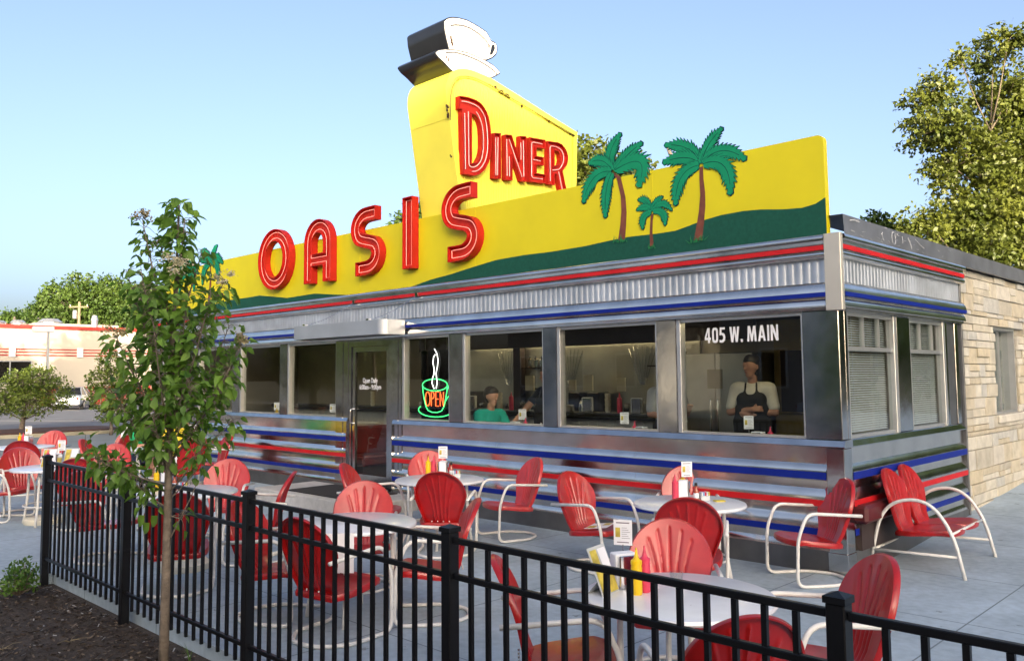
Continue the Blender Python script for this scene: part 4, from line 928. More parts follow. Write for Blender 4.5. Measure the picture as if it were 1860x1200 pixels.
def make_card():
    t = thing("card_stand", "", "card holder")
    q = MB(); q.lathe([(.035, 0), (.035, .006), (.004, .012), (.004, .24)], n=12); q.build("stand", M['chrome']).parent = t
    q = MB(); q.box(-.062, .062, -.0015, .0015, .235, .395); cd = q.build("card", M['paper']); cd.parent = t
    q = MB()
    for s in (-1, 1):
        q.box(-.050, -.018, s*.0022-.0003, s*.0022+.0003, .285, .345)
    q.build("card_picture", M['menu_yel']).parent = cd
    q = MB()
    for s in (-1, 1):
        q.box(-.045, .045, s*.0022-.0003, s*.0022+.0003, .372, .379)
        for k in range(6): q.box(-.008, .048-.01*(k % 3), s*.0022-.0003, s*.0022+.0003, .278+k*.013, .2805+k*.013)
        q.box(-.04, .04, s*.0022-.0003, s*.0022+.0003, .250, .256)
    q.build("card_print", M['print']).parent = cd
    return t
P_card = make_card()
def make_sauce():
    t = thing("hot_sauce_bottle", "", "bottle")
    q = MB(); q.lathe([(.022, 0), (.024, .004), (.024, .09), (.012, .115), (.011, .135)], n=14); q.build("bottle", M['sauce'], smooth=40).parent = t
    q = MB(); q.lathe([(.0245, .03), (.0246, .075)], n=14); q.build("label_band", M['paper']).parent = t
    q = MB(); q.lathe([(.013, .1355), (.013, .162)], n=12); q.build("cap", M['rubber']).parent = t
    return t
P_sauce = make_sauce()
def make_caddy():
    t = thing("sugar_caddy", "", "caddy")
    q = MB(); q.box(-.045, .045, -.03, .03, 0, .045, .004); q.build("tray", M['bottleglass']).parent = t
    for k, m in enumerate(('paper', 'paper_blue', 'ketchup_pink', 'paper', 'menu_yel')):
        q = MB(); q.box(-.036+k*.017, -.026+k*.017, -.026, .026, .046, .078); q.build("sachet", M[m]).parent = t
    return t
P_cad = make_caddy()
def make_menu():
    t = thing("menu_holder", "", "menu")
    q = MB(); q.add([(-.11, -.05, 0), (.11, -.05, 0), (.11, .06, .27), (-.11, .06, .27)], [(0,1,2,3)]); q.add([(-.11, -.053, 0), (.11, -.053, 0), (.11, .057, .271), (-.11, .057, .271)], [(3,2,1,0)]); q.build("acrylic_sheet", M['bottleglass'], fix=False).parent = t
    q = MB(); q.add([(-.095, -.0555, .008), (-.015, -.0555, .008), (-.015, .047, .255), (-.095, .047, .255)], [(0,1,2,3)]); q.add([(.0, -.0555, .008), (.095, -.0555, .008), (.095, -.01, .13), (.0, -.01, .13)], [(0,1,2,3)]); q.build("menu_picture", M['menu_yel'], fix=False).parent = t
    q = MB(); q.add([(.0, -.006, .14), (.095, -.006, .14), (.095, .047, .255), (.0, .047, .255)], [(0,1,2,3)]); q.build("menu_print", M['paper'], fix=False).parent = t
    q = MB(); q.add([(-.10, .065, .0), (.10, .065, .0), (.10, -.02, .09), (-.10, -.02, .09)], [(0,1,2,3)]); q.build("foot", M['bottleglass'], fix=False).parent = t
    return t
P_menu = make_menu()
USED = set()
def put(proto, loc, rz, label, group=None):
    u = proto.name in USED; USED.add(proto.name); return place(proto, u, loc, R(rz), label, group)

# ------------------------------------------------------------------ patio tables and chairs
def make_table():
    t = thing("patio_table", "", "table", group="round white patio tables")
    q = MB(); q.lathe([(.0, .722), (.470, .722), (.488, .716), (.494, .700), (.488, .690), (.470, .690), (.0, .696)], n=64); q.build("tabletop", M['table_white'], smooth=50).parent = t
    for k in range(4):
        a = R(90*k); c, s = math.cos(a), math.sin(a); q = MB()
        q.tube(fillet([(c*.30, s*.30, .695), (c*.31, s*.31, .30), (c*.36, s*.36, .0)], .2), .016, 10); q.build("leg", M['white_tube'], smooth=True).parent = t
    q = MB(); q.tube([(.325*math.cos(R(15*k)), .325*math.sin(R(15*k)), .245) for k in range(24)], .010, 8, closed=True); q.build("ring_brace", M['white_tube'], smooth=True).parent = t
    return t
P_tab = make_table()
TABS = [(.84, -4.0, "round white patio table nearest the fence in the right foreground"), (-.845, -1.255, "round white patio table beside the striped wall at the diner's corner"), (-3.88, -1.55, "round white patio table just right of the diner door"),
        (-2.25, -3.84, "round white patio table behind the fence with a white sheet over its edge"), (-5.08, -3.88, "round white patio table beside the sapling trunk"), (-8.75, -4.0, "round white patio table behind the fence's left end post"),
        (-10.9, -1.75, "round white patio table with seated people, hidden behind the sapling leaves"), (-12.95, -3.17, "farthest left round white patio table")]
for i, (x, y, lb) in enumerate(TABS): put(P_tab, (x, y, 0), 44.3, lb)
def make_disc():
    t = thing("umbrella_base", "", "umbrella base")
    q = MB(); q.lathe([(.235, 0), (.24, .01), (.24, .06), (.22, .078), (.05, .085)], n=36); q.build("weight_disc", M['cream'], smooth=40).parent = t
    q = MB(); q.lathe([(.03, .0855), (.03, .20), (.024, .20), (.024, .09)], n=14); q.build("socket", M['cream']).parent = t
    return t
P_disc = make_disc()
for (x, y, lb) in ((-4.85, -4.0, "cream umbrella base disc under the table beside the sapling trunk"), (-8.85, -4.05, "cream umbrella base disc under the table behind the fence's left end post"), (-12.95, -3.2, "cream umbrella base disc under the farthest left table")):
    put(P_disc, (x, y, 0), 0, lb, "cream umbrella bases under the tables")
def shell(b, nu, nv, pos, rim):
    """double-skinned pressed metal shell; pos(u,v)->point, rim(u,v)->offset of the folded edge"""
    V = [[Vector(pos(-1+2*i/nu, j/nv)) for i in range(nu+1)] for j in range(nv+1)]
    o = len(b.v); W = nu+1
    for row in V: b.v += [tuple(p) for p in row]
    for j in range(nv):
        for i in range(nu): b.f.append((o+j*W+i, o+j*W+i+1, o+(j+1)*W+i+1, o+(j+1)*W+i)); b.m.append(0)
    bd = [(0, i) for i in range(nu+1)]+[(j, nu) for j in range(1, nv+1)]+[(nv, i) for i in range(nu-1, -1, -1)]+[(j, 0) for j in range(nv-1, 0, -1)]
    pts = [V[j][i] for j, i in bd]; cc = sum(pts, Vector())/len(pts); L = len(pts)
    r1 = [p+Vector(rim)*.45+(p-cc).normalized()*.010 for p in pts]; r2_ = [p+Vector(rim)+(p-cc).normalized()*.006 for p in pts]; r3 = [p+Vector(rim)-(p-cc).normalized()*.004 for p in pts]; r4 = [p+Vector(rim)*.1-(p-cc).normalized()*.006 for p in pts]
    o2 = len(b.v)
    for ring in (pts, r1, r2_, r3, r4): b.v += [tuple(p) for p in ring]
    for s in range(4):
        for i in range(L): j = (i+1) % L; b.f.append((o2+s*L+i, o2+s*L+j, o2+(s+1)*L+j, o2+(s+1)*L+i)); b.m.append(0)
def half_w(s, W=.262, bot=.165, h=.58):
    c = h-W
    if s <= c: t = s/c; return bot+(W-bot)*(t*t*(3-2*t)*.55+t*.45)
    return math.sqrt(max(1e-6, W*W-(s-c)**2))
def back_shell(b, y0=0.0, W=.262, xb=-.195, zb=.335, h=.575, lean=.27, nu=64, nv=44):
    def pos(u, v):
        vv = 1-(1-v)**1.6 if v > 0 else 0
        s = h*min(.9995, vv); hw = half_w(s, W, W*.64, h); y = u*hw
        gr = 0
        if .03 < s < h*.95:
            for k in range(-2, 3):
                q_ = s/h; yc = k*(.034+.062*q_*q_)*W/.262; lim = h*(.925-.032*k*k)
                if s < lim: gr += math.exp(-((y-yc)/.0075)**2)*min(1, (lim-s)/.02)
        x = xb-lean*s*.95-.10*(s/h)**2*.25+.050*(y/.27)**2-.010*gr+.02*(1-min(1, s/.1))
        return (x, y0+y, zb+s*.965)
    shell(b, nu, nv, pos, (-.034, 0, -.006))
def seat_shell(b, y0=0.0, W=.25, x0=-.215, x1=.265, nu=26, nv=26):
    def pos(u, v):
        t = v; x = x0+(x1-x0)*t; k = 1-abs(2*t-1)**3.2*(.20 if t > .5 else .30)
        y = u*W*k; fr = (u*u)*.050*max(0, t-.4)
        x -= fr; dish = -.026*(1-u*u)*math.sin(math.pi*min(1, t*1.02))
        return (x, y0+y, .345+.060*t-.018*max(0, t-.85)/.15+dish+.006)
    shell(b, nu, nv, pos, (0, 0, -.046))
def make_chair():
    t = thing("shell_back_chair", "", "chair", group="red metal shell-back chairs on the patio")
    q = MB(); back_shell(q); q.build("backrest", M['chair_red'], smooth=60).parent = t
    q = MB(); seat_shell(q); q.build("seat", M['chair_red'], smooth=60).parent = t
    q = MB(); A = []
    for s in (1, -1):
        pts = [(-.345, .292*s, .600), (.17, .300*s, .640), (.262, .298*s, .42), (.272, .290*s, .017), (-.12, .285*s, .017), (-.30, .12*s, .017)]
        A.append(pts)
    path = A[0]+A[1][::-1]
    q.tube(fillet(path, .085, 7), .0148, 10); q.build("tube_frame", M['white_tube'], smooth=True).parent = t
    for k in (-.09, -.03, .03, .09):
        q = MB(); q.lathe([(.002, -.007), (.006, -.005), (.006, .005), (.002, .007)], (-.250, k, .375), 8); q.build("bolt", M['white_tube']).parent = t
    return t
P_chair = make_chair()
CH = [(0.30, -3.27, -56, "pink-sheened red shell chair facing the camera across the foreground table"), (0.33, -4.30, 44.3, "red shell chair seen edge-on at the left of the foreground table"), (1.32, -4.42, 141.7, "red shell chair turned away at the foreground table, cut by the picture's bottom edge"), (1.33, -3.46, -131, "red shell chair at the right of the foreground table behind the fence post"),
 (-1.46, -.33, -57, "red shell chair against the striped wall at the corner table"), (-.55, -1.72, 120.5, "dark red shell chair with its back to the camera at the corner table"), (-.160, -.380, -126.9, "red shell chair facing left at the corner of the diner"), (-1.88, -1.25, 0.8, "red shell chair with a menu lying on its seat, left of the corner table"),
 (-4.92, -.80, -34.7, "red shell chair against the striped wall at the table right of the door"), (-3.48, -1.82, 128.5, "bright red shell chair seen from behind at the table right of the door"), (-3.60, -.74, -108.7, "red shell chair facing left between the table right of the door and the striped wall"), (-4.42, -2.02, 36.9, "red shell chair seen edge-on in front of the diner door"),
 (-2.90, -3.30, -39.6, "pink-sheened red shell chair facing the camera at the table with the white sheet"), (-1.92, -4.22, 100, "large red shell chair with its back to the camera behind the middle of the fence"), (-1.80, -3.44, -128.7, "red shell chair seen edge-on just left of the fourth fence post"), (-2.68, -4.24, 30.5, "red shell chair facing right just behind the third fence post"),
 (-5.95, -3.08, -42.1, "pink-sheened red shell chair facing the camera beside the sapling trunk"), (-4.66, -3.34, -129, "red shell chair facing left between the sapling table and the doorstep"), (-4.06, -4.42, 152, "red shell chair with its back to the camera directly behind the sapling trunk"), (-5.88, -4.36, 31, "red shell chair facing right behind the fence's first bay"),
 (-9.90, -4.0, -3, "red shell chair facing the camera behind the far-left fence post's table"), (-9.62, -3.02, -42, "pink red shell chair with one white arm, left of the sapling leaves"), (-8.12, -3.85, 150, "dark red shell chair seen from behind just right of the fence's left end post"), (-9.51, -4.36, 44, "red shell chair cut off by the left frame edge"),
 (-11.18, -2.45, 50, "thin edge-on red shell chair beyond the pink chair, left of the sapling"), (-10.22, -1.60, 186, "red shell chair turned away behind the sapling, nearest the diner's step"), (-11.05, -.72, -100, "ribbed red shell chair by the diner wall behind the sapling's right leaves"), (-12.95, -1.45, -38, "far red shell chair with a white cloth over its back"),
 (-12.15, -3.35, 152, "dark red far-left shell chair with its back to the camera"), (-14.1, -2.45, -38, "farthest left pink red shell chair"), (-11.43, -1.74, 20, "red shell chair under the seated person in green"), (-11.35, -1.05, -55, "red shell chair under the seated person in grey")]
for ci, (x, y, rz, lb) in enumerate(CH):
    c = put(P_chair, (x, y, 0), rz, lb)
    for ch in c.children: ch.material_slots[0].link = 'DATA'
    if "pink" in lb or ci in (8, 10, 24):                       # sky sheen put into a paler paint on the same pressed shell
        for ch in c.children:
            if ch.name.startswith(("backrest", "seat")): ch.material_slots[0].link = 'OBJECT'; ch.material_slots[0].material = M['chair_sheen']
# two-seat bench
bn = thing("two_seat_bench", "red double shell-back metal bench with curved white arms beside the stone wall", "bench", (.30, 1.06, 0.0), 0)
bn.rotation_euler = (0, 0, R(2))
for s in (-1, 1):
    q = MB(); back_shell(q, s*.245, .255, -.06, .33, .60, .22, 44, 34); q.build("backrest", M['chair_red'], smooth=60).parent = bn
    q = MB(); seat_shell(q, s*.245, .25, -.09, .44, 22, 22); q.build("seat", M['chair_red'], smooth=60).parent = bn
q = MB()
for s in (-1, 1):
    q.tube(fillet([(-.31, s*.53, gz(.3, 1)+.0), (-.165, s*.54, .61), (.22, s*.54, .70), (.44, s*.54, .42), (.53, s*.55, 0.0)], .26, 10), .0165, 10)
    q.tube([(-.272, s*.532, .17), (.495, s*.545, .19)], .013, 8)
q.tube([(-.272, -.53, .17), (-.272, .53, .17)], .013, 8); q.tube([(.43, -.54, .385), (.43, .54, .385)], .012, 8)
q.build("tube_frame", M['white_tube'], smooth=True).parent = bn
# things on the tables: direction vectors: right = image right, away = image depth
RT = Vector((.716, .698, 0)); AW = Vector((-.698, .716, 0))
def on(ti, r, a, z=.722): 
    x, y, _ = TABS[ti]; p = Vector((x, y, z))+RT*r+AW*a; return p
TN = ["the foreground table", "the corner table", "the table right of the door", "the table with the white sheet", "the table beside the sapling trunk", "the table behind the fence's left end post", "the people's table", "the farthest left table"]
def setup(ti, r, a, items, yawd=44.3):
    g = {'must': (P_must, "yellow mustard squeeze bottle on ", "mustard bottles"), 'ket': (P_ket, "faded red ketchup squeeze bottle on ", "ketchup bottles"), 'nap': (P_nap, "chrome napkin dispenser stuffed with white napkins on ", "napkin dispensers"), 'card': (P_card, "small white printed card standing on ", "card stands"), 'sauce': (P_sauce, "little hot sauce bottle with a black cap on ", "hot sauce bottles"), 'cad': (P_cad, "clear caddy of sugar sachets on ", "sugar caddies"), 'menu': (P_menu, "acrylic menu holder with yellow pictures on ", "menu holders")}
    for nm, dr, da, rz in items:
        p_, lb, gr = g[nm]; o = put(p_, on(ti, r+dr, a+da), yawd+rz, lb+TN[ti], gr); o.scale = (.82, .82, .85) if nm in ('menu', 'card') else (1, 1, 1)
setup(0, -.30, .02, [('menu', -.08, .02, 55), ('nap', .04, .14, 20), ('must', .085, -.03, 0), ('ket', .135, .02, 0), ('card', .05, .22, -20)])
setup(1, .02, .10, [('nap', -.05, .0, 75), ('sauce', .05, -.06, 0), ('cad', .13, -.02, 15), ('card', .0, .08, 10), ('must', -.03, .13, 0), ('ket', -.13, -.03, 0)])
setup(2, .0, .14, [('must', -.14, .0, 0), ('ket', -.08, .02, 0), ('nap', .03, .0, 85), ('sauce', .12, .0, 0), ('card', .02, .09, 0), ('cad', .18, -.06, 10)])
setup(4, -.22, .02, [('must', -.10, .0, 0), ('nap', .0, .03, 80), ('sauce', .085, .0, 0), ('cad', .16, .02, 10), ('card', .0, .12, 25)])
setup(5, .0, .02, [('menu', -.05, -.02, 0), ('ket', -.02, -.10, 0), ('nap', .06, -.06, 80), ('card', .05, .10, 0), ('menu', .2, .05, 0)])
bpy.data.objects[[o.name for o in bpy.data.objects if o.name.startswith("menu_holder")][-1]]["label"] = "second acrylic menu holder, right one on the table behind the fence's left end post"
setup(7, .0, .0, [('must', -.06, .0, 0), ('ket', .0, .0, 0), ('nap', .08, .02, 80), ('card', .02, .12, 15)])
p = on(1, .16, -.02); q = MB(); q.box(-.05, .05, -.03, .03, 0, .012, .004); o = q.build("relish_packets", M['menu_yel']); o.location = on(1, .27, .02); o.rotation_euler = (0, 0, R(50)); tag(o, "flat mustard-coloured packets lying on the corner table", "packets")
q = MB(); q.lathe([(.03, 0), (.034, .05), (.036, .075), (.032, .075), (.028, .006)], n=20); o = q.build("drinking_glass", M['glass'], smooth=40); o.location = on(0, .02, .15); tag(o, "small clear drinking glass on the foreground table", "glass")
q = MB(); q.box(-.03, .03, -.006, .006, 0, .003, .001); o = q.build("twig", M['bark']); o.location = on(0, .17, .08); o.rotation_euler = (0, 0, R(44)); tag(o, "small brown twig lying on the foreground table", "twig")
# white sheet hanging over the near left edge of the fourth table
q = MB(); n_ = 12
for k in range(n_):
    t0, t1 = k/n_, (k+1)/n_
    f0 = lambda t: (-.20+.40*t, .03*math.cos(t*2.6-1.3)+.006*math.sin(t*15), 0)
    a, e = f0(t0), f0(t1)
    q.add([(a[0], -a[1], -.28), (e[0], -e[1], -.285), (e[0], -e[1], .0), (a[0], -a[1], .0)], [(0,1,2,3)]); q.add([(a[0], -a[1]+.002, -.28), (e[0], -e[1]+.002, -.285), (e[0], -e[1]+.002, .0), (a[0], -a[1]+.002, .0)], [(3,2,1,0)])
    q.add([(a[0], -a[1], .0), (e[0], -e[1], .0), (e[0], .30, .003), (a[0], .30, .003)], [(0,1,2,3)])
o = q.build("white_sheet", M['paper'], fix=False); p = on(3, -.10, -.49); o.location = (p.x, p.y, .726); o.rotation_euler = (0, 0, R(42)); tag(o, "white sheet hanging over the edge of the patio table behind the fence", "sheet")
# menu lying on a chair seat
q = MB(); q.box(-.11, .11, -.15, .15, 0, .004); q.mi = 1; q.box(-.10, -.02, -.13, .0, .0041, .0046); q.box(.02, .09, .0, .13, .0041, .0046); o = q.build("menu", [M['paper'], M['menu_yel']]); o.location = (-1.86, -1.25, .398); o.rotation_euler = (0, R(-6), R(20)); tag(o, "printed menu lying on the seat of the chair left of the corner table", "menu")
# cards and bottles inside the windows
inw = [(-1.10, .30, 'card', "small white card on a stand inside the street-number window"), (-.98, .27, 'nap', "napkin holder inside the street-number window"), (-.86, .30, 'ket', "red sauce bottle inside the street-number window"), (-2.72, .32, 'card', "printed card on a stand inside the window left of the cook"), (-2.45, .28, 'nap', "napkin holder inside the window left of the cook"), (-2.62, .38, 'ket', "red sauce bottle inside the window left of the cook"),
       (-4.42, .36, 'card', "tilted white card beside the man in the teal shirt"), (-4.46, .26, 'nap', "white napkin holder in front of the man in the teal shirt"), (-4.28, .27, 'ket', "red sauce bottle in front of the man in the teal shirt"), (-8.75, .3, 'card', "white card in the first window left of the door"), (-8.6, .28, 'ket', "red sauce bottle in the first window left of the door"), (-10.55, .3, 'card', "white card in the second window left of the door"), (-10.5, .27, 'must', "mustard bottle in the second window left of the door"), (-10.35, .27, 'ket', "red sauce bottle in the second window left of the door")]
PR = {'card': (P_card, "card stands"), 'nap': (P_nap, "napkin dispensers"), 'ket': (P_ket, "ketchup bottles"), 'must': (P_must, "mustard bottles")}
for x, y, k, lb in inw: put(PR[k][0], (x, y, 1.077), 44 if k == 'card' else 0, lb, PR[k][1])
for x, k, lb in ((-4.75, 'nap', "pale napkin holder on the counter behind the booths, near the middle"), (-6.35, 'ket', "tall red ketchup bottle on the counter behind the teal-shirted man's window"), (-4.15, 'ket', "tall red ketchup bottle on the counter beside the right pillar"), (-3.85, 'nap', "pale napkin holder on the counter's right end"), (-7.3, 'nap', "pale napkin holder on the counter's left end behind the man in the teal shirt")):
    o = put(PR[k][0], (x, 2.12, 1.302), 30, lb, PR[k][1]); o.scale = (1.3, 1.3, 1.25)

# ------------------------------------------------------------------ fence
fe = thing("metal_fence", "black metal picket fence with square posts along the patio edge", "fence", (-1.5, -5.02, 0))
PX = [-5.62, -3.69, -1.72, .225, 2.13, 4.05, 5.97]
def fp(mb, name, m, parent=None):
    o = mb.build(name, m); o.parent = parent if parent is not None else fe
    if parent is None: o.matrix_parent_inverse = Matrix.Translation((1.5, 5.02, 0))
    return o
FY = -5.02
for i, x in enumerate(PX):
    q = MB(); q.box(x-.032, x+.032, FY-.032, FY+.032, -.25, 1.10, .004); po = fp(q, "post", M['fence'])
    q = MB(); q.prism([(x-.038, 1.1005), (x+.038, 1.1005), (x+.038, 1.122), (x-.038, 1.122)], lambda a, b_, d: (a, d, b_), FY-.038, FY+.038); q.add([(x-.038, FY-.038, 1.1225), (x+.038, FY-.038, 1.1225), (x+.038, FY+.038, 1.1225), (x-.038, FY+.038, 1.1225), (x, FY, 1.137)], [(0,1,4),(1,2,4),(2,3,4),(3,0,4)]); fp(q, "post_cap", M['fence'], po)
for i in range(len(PX)-1):
    a, e = PX[i]+.033, PX[i+1]-.033
    for z in (1.062, .893, .155):
        q = MB(); q.box(a, e, FY-.013, FY+.013, z-.014, z+.014, .003); fp(q, "rail", M['fence'])
    n_ = 15
    for k in range(n_):
        x = a+(e-a)*(k+1)/(n_+1); q = MB(); q.box(x-.0105, x+.0105, FY-.0095, FY+.0095, .035, 1.047); fp(q, "picket", M['fence'])

# ------------------------------------------------------------------ plants
def leaf(q, c, d, n_, L, W, fold=.25, droop=.2):
    """ovate pointed leaf of six faces; c base, d direction, n_ normal"""
    d = d.normalized(); s = d.cross(n_).normalized(); n_ = s.cross(d)
    P = lambda t, w_, h: c+d*(L*t)+s*(W*w_)+n_*(L*h)
    dr = lambda t: -droop*t*t
    q.add([P(0, 0, 0), P(.30, -.5, fold*.5*W/L+dr(.3)), P(.30, 0, dr(.3)), P(.30, .5, fold*.5*W/L+dr(.3)), P(.68, -.36, fold*.36*W/L+dr(.68)), P(.68, 0, dr(.68)), P(.68, .36, fold*.36*W/L+dr(.68)), P(1, 0, dr(1))],
          [(0,2,1), (0,3,2), (1,2,5,4), (2,3,6,5), (4,5,7), (5,6,7)])
def rv(rg): 
    while True:
        v = Vector((rg.uniform(-1,1), rg.uniform(-1,1), rg.uniform(-1,1)))
        if .05 < v.length < 1: return v.normalized()
# the sapling in the foreground
rg = random.Random(12)
sap = thing("sapling_tree", "slender young tree with drooping green leaves and cream blossom in front of the fence", "tree", (-2.30, -5.30, -.06))
tk = MB(); lf = MB(); bl = MB()
spine = [(0, 0, -.1), (.005, 0, .4), (-.01, .01, .9), (.015, 0, 1.3), (.02, .01, 1.75), (.035, .0, 2.2), (.05, .01, 2.65), (.085, .0, 3.12)]
tk.tube(spine, [.036, .030, .027, .024, .020, .015, .009, .004], 9)
def spt(z):
    for i in range(len(spine)-1):
        if spine[i][2] <= z <= spine[i+1][2]:
            t = (z-spine[i][2])/(spine[i+1][2]-spine[i][2]); return Vector(spine[i]).lerp(Vector(spine[i+1]), t)
    return Vector(spine[-1])
RTv, AWv = RT, AW
# branch tips given as (start height, right, away, tip height)
TIPS = [(1.15, -.58, .05, 1.46), (1.20, -.42, -.30, 1.40), (1.15, .36, -.2, 1.50), (1.25, .42, .25, 1.62), (1.2, -.25, .40, 1.55), (1.3, -.34, -.18, 1.82), (1.35, .50, -.08, 1.98), (1.4, .54, .10, 2.16), (1.3, -.38, .2, 2.02), (1.55, -.34, -.2, 2.20),
        (1.5, .34, .36, 2.28), (1.6, .40, -.25, 2.46), (1.7, -.34, .22, 2.50), (1.6, .10, .42, 2.3), (1.5, .05, -.42, 2.2), (1.85, -.30, -.12, 2.62), (1.95, .40, .05, 2.58), (2.1, -.16, .18, 2.85), (2.2, -.20, -.1, 2.98), (2.2, .20, .1, 2.80), (2.4, .14, -.12, 2.98), (2.5, .02, .08, 3.1), (1.05, -.30, -.1, 1.30), (1.10, .20, .2, 1.35), (1.3, .02, -.35, 1.7), (1.75, .22, -.25, 2.4), (1.9, -.12, -.28, 2.6), (1.45, -.46, -.05, 1.85), (1.4, .3, -.35, 1.85), (1.0, .14, -.05, .98)]
def blossom(c, r, m_i):
    bl.mi = m_i
    for k in range(70):
        p = c+Vector((rg.gauss(0, r*.55), rg.gauss(0, r*.55), rg.gauss(0, r*.38))); s = rg.uniform(.004, .009)
        a, b_ = rv(rg), rv(rg); bl.add([p, p+a*s*2, p+a*s*2+b_*s, p+b_*s*2], [(0,1,2,3)])
for bi, (z0, r_, a_, zt) in enumerate(TIPS):
    r_, a_ = r_*(.86 if bi else 1.0), a_*.86
    s = spt(z0); tp = RTv*r_+AWv*a_+Vector((0, 0, zt)); hz = Vector((tp.x-s.x, tp.y-s.y, 0))
    m_ = s+hz*.55+Vector((0, 0, (zt-z0)*.38)); pts = [s*(1-t)**2+m_*2*t*(1-t)+tp*t*t for t in [k/9 for k in range(10)]]
    r0 = .010 if zt-z0 > .5 else .006
    tk.tube(pts, [r0*(1-.75*k/9) for k in range(10)], 6)
    low = r_ > .15 and zt < 1.9; nl = int((64 if zt > 1.2 else 10)*max(.6, (tp-s).length/.7)*(.5 if low else 1))
    for k in range(nl):
        t = rg.uniform(.72 if low else (.25 if bi > 4 else .4), 1.03); i = min(8, int(t*9)); p = pts[i].lerp(pts[min(9, i+1)], min(1, t*9-i)); dirb = (pts[min(9, i+1)]-pts[max(0, i-1)]).normalized()
        out = rv(rg); out = (out-dirb*out.dot(dirb)*.4); tw = p+out.normalized()*rg.uniform(.02, .10)
        tk.tube([p, p.lerp(tw, .5)+Vector((0, 0, .01)), tw], [.0022, .0018, .0014], 4, caps=False)
        d = (out.normalized()*.9+dirb*.3+Vector((0, 0, rg.uniform(-1.15, -.1)))).normalized(); L = rg.uniform(.052, .094)*(1 if zt < 2.8 else .8)
        leaf(lf, tw, d, (Vector((0, 0, 1))+rv(rg)*.8).normalized(), L, L*rg.uniform(.52, .68), rg.uniform(.2, .9), rg.uniform(.1, .55))
    if bi in (12, 17, 18, 7, 16, 9): 
        for k in range(3): blossom(tp+Vector((rg.uniform(-.05, .05), rg.uniform(-.05, .05), rg.uniform(-.02, .05))), .032, 1 if bi in (17, 18, 9, 7) else 0)
for k in range(300):
    z = rg.uniform(1.45, 3.15); p = spt(z); out = rv(rg); out.z *= .3; tw = p+out.normalized()*rg.uniform(.03, .16)*(1 if z < 2.6 else .6)
    d = (out.normalized()+Vector((0, 0, rg.uniform(-1, 0)))).normalized(); L = rg.uniform(.06, .105); leaf(lf, tw, d, (Vector((0, 0, 1))+rv(rg)*.8).normalized(), L, L*.65, rg.uniform(.1, .6), .25)
for (r_, z_) in ((.12, 2.68), (.10, 2.62), (.16, 2.66), (.08, 2.70)): blossom(RTv*r_+AWv*-.22+Vector((0, 0, z_)), .042, 0)
for (r_, a_, z_) in ((-.10, -.03, .96), (-.06, .0, 1.0), (-.13, -.04, 1.01)):
    d = Vector((-.4, -.2, -.6)); leaf(lf, RTv*r_+AWv*a_+Vector((0, 0, z_)), d, Vector((.6, -.6, .6)), .10, .075, .3, .2)
tk.tube([spt(.80), RTv*.06+Vector((0, 0, .92)), RTv*.16+Vector((0, 0, 1.12)), RTv*.20+Vector((0, 0, 1.22))], [.006, .005, .004, .002], 5)
o = tk.build("trunk", M['bark'], smooth=True); o.parent = sap; o = lf.build("foliage", M['leaf_sap'], fix=False, smooth=True); o.parent = sap
o = bl.build("blossom", [M['blossom'], M['fadeblossom']], fix=False); o.parent = sap

